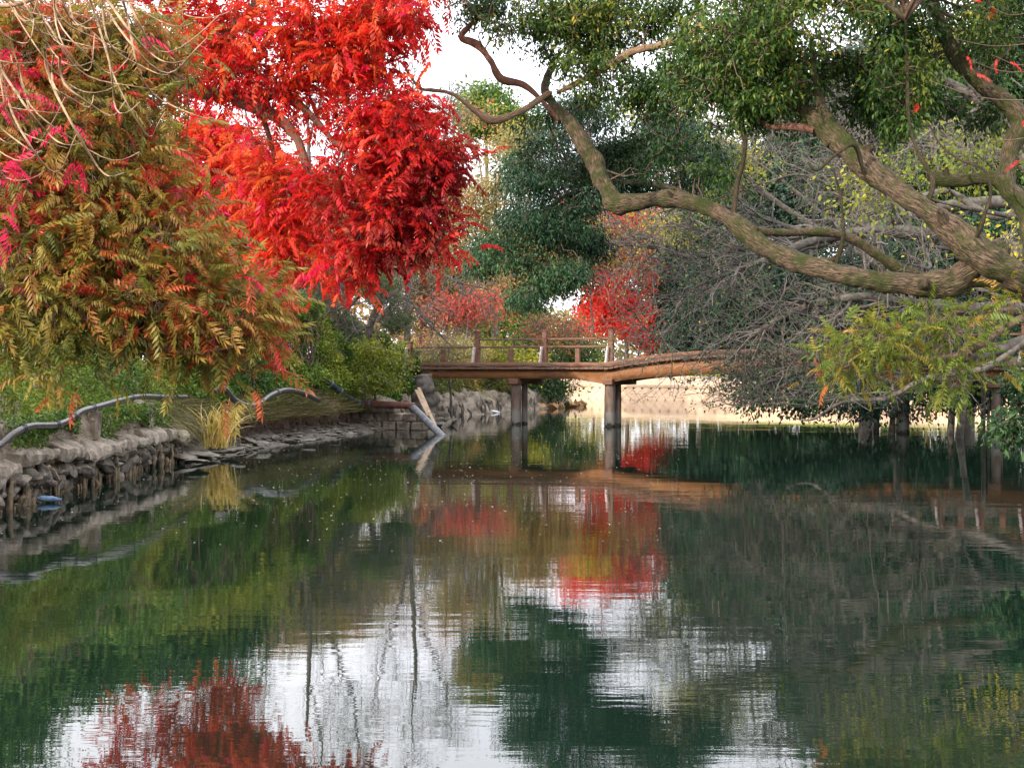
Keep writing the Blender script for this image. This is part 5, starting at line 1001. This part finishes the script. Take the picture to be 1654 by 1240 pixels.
# pines on the left bank
NEED = []
for k in range(3):
    v = []; t3 = []; r = np.random.default_rng(k)
    for j in range(9):
        d = norm(np.array([1, 0, 0]) + r.normal(0, .55, 3)); s = norm(np.cross(d, r.normal(size=3))) * .025; m_ = len(v); v += [-s, s, d]; t3.append((m_, m_ + 1, m_ + 2))
    NEED.append((np.array(v), np.array(t3)))
for i, (tr, bl, lb) in enumerate([
    ([W_((528, 600, 46), (535, 560, 46), (545, 530, 46), (560, 500, 46)), [.16, .14, .10, .05]], [(535, 525, 46, 45, 24, .9, .6), (500, 500, 46, 40, 25, .9, .4), (560, 545, 46, 20, 14, .6, .6)], 'small pine with a pale trunk and flat green pads above the wavy hose'),
    ([W_((590, 560, 48), (600, 520, 48), (612, 490, 48), (620, 450, 48)), [.14, .13, .10, .05]], [(615, 470, 48, 32, 38, .9, .6), (585, 460, 48, 22, 20, .7, .3), (640, 520, 48, 24, 20, .7, .3)], 'small pine with rounded dark pads just left of the bridge')]):
    leafy('pine_tree', lb, 'tree', bl, 300, 22, .13, M_pine, None, 280 + i, M_grey, NEED, .12, .1, 1, .02, .006, trunks=[(tr[0], tr[1])], down=-.7)
bgtree('yellow_shrub', 'lime yellow topped shrub above the black hose', X(605, 44.5), 44.5, [(605, 565, 43.8, 34, 22, .7, .2), (590, 595, 43.8, 30, 26, .7, .05), (632, 588, 43.8, 32, 22, .5, .1), (610, 615, 43.4, 40, 20, .6, .02)], 150, 36, .09, M_yellow, 290, r=.05, sigma=.16, tw=.012)

# tall tree belts beyond the frame that the pond mirrors and that close the view sideways
r = np.random.default_rng(303); n = 60
for i in range(10):
    sx = -1 if i % 2 else 1; y = 26 + 7 * (i // 2) + r.uniform(-2, 2); x = sx * (.36 * y + 6 + r.uniform(0, 3)); h = 5.5 + 3 * r.random()
    c = [(827 + x * F / y, HZ - (h - 2) * F / y, y, 2.6 * F / y, 2.4 * F / y, 2.6, .4), (827 + (x - 1.5) * F / y, HZ - (h - 3.6) * F / y, y + 1, 2.0 * F / y, 1.6 * F / y, 2, .3)]
    bgtree('woodland_tree', 'leafy tree standing beyond the ' + ('left' if sx < 0 else 'right') + ' bank outside the view', x, y, c, 120, 40, .2, [M_ivy, M_autumn, M_dark][i % 3], 310 + i, sigma=.5, gap=.3, tw=.03, group='trees beyond the banks')

# far tree line closing the horizon
tl = []; tt_ = []
N = 60000; x = r.uniform(-110, 130, N); hgt = 4.0 + 5 * value_noise(np.column_stack([x, x * 0, x * 0]), .09, 5) + 1.5 * value_noise(np.column_stack([x, x * 0, x * 0]), .5, 6)
hgt = hgt * np.where(np.abs(x + 3) < 9, .62, 1.0)
y = 118 + r.uniform(-4, 6, N) + .0 * x; u = r.random(N); C = np.column_stack([x, y, 1.5 + hgt * u]); k = value_noise(C, .5, 7) > .2
C = C[k]; D = norm(r.normal(size=C.shape) + [0, 0, -.4]); V, Fc, T = leaves_np(C, D, .55 * (.6 + .8 * r.random(len(C))), np.clip(.3 + .8 * (value_noise(C, .12, 9) - .4) + r.normal(0, .1, len(C)), 0, 1), [flat_leaf(.6)], r, 1.0)
obj('distant_wood', mesh_np('distant_wood', V, Fc, tint=T), M_autumn, kind='stuff', label='low hazy line of autumn woodland across the far side of the pond', cat='woodland')

# fallen leaves floating
r = np.random.default_rng(404); N = 5200
y = np.concatenate([r.uniform(16, 60, 2200), r.normal(47, 4, 2000), r.normal(30, 6, 1000)]); px = r.uniform(-20, 1100, N); x = (px - 827) * y / F
k = (sdist(np.column_stack([x, y])) < -.1) & (y > 8); x = x[k]; y = y[k]; n = len(x)
C = np.column_stack([x, y, np.full(n, .006)]); D = norm(np.column_stack([r.normal(size=(n, 2)), np.zeros(n)])); V, Fc, T = leaves_np(C, D, .032 * (.4 + r.random(n)), r.random(n) ** 2, [flat_leaf(.6)], r, .12)
obj('floating_leaves', mesh_np('floating_leaves', V, Fc, tint=T), M_float, kind='stuff', label='tiny fallen leaves scattered over the still water', cat='leaves')
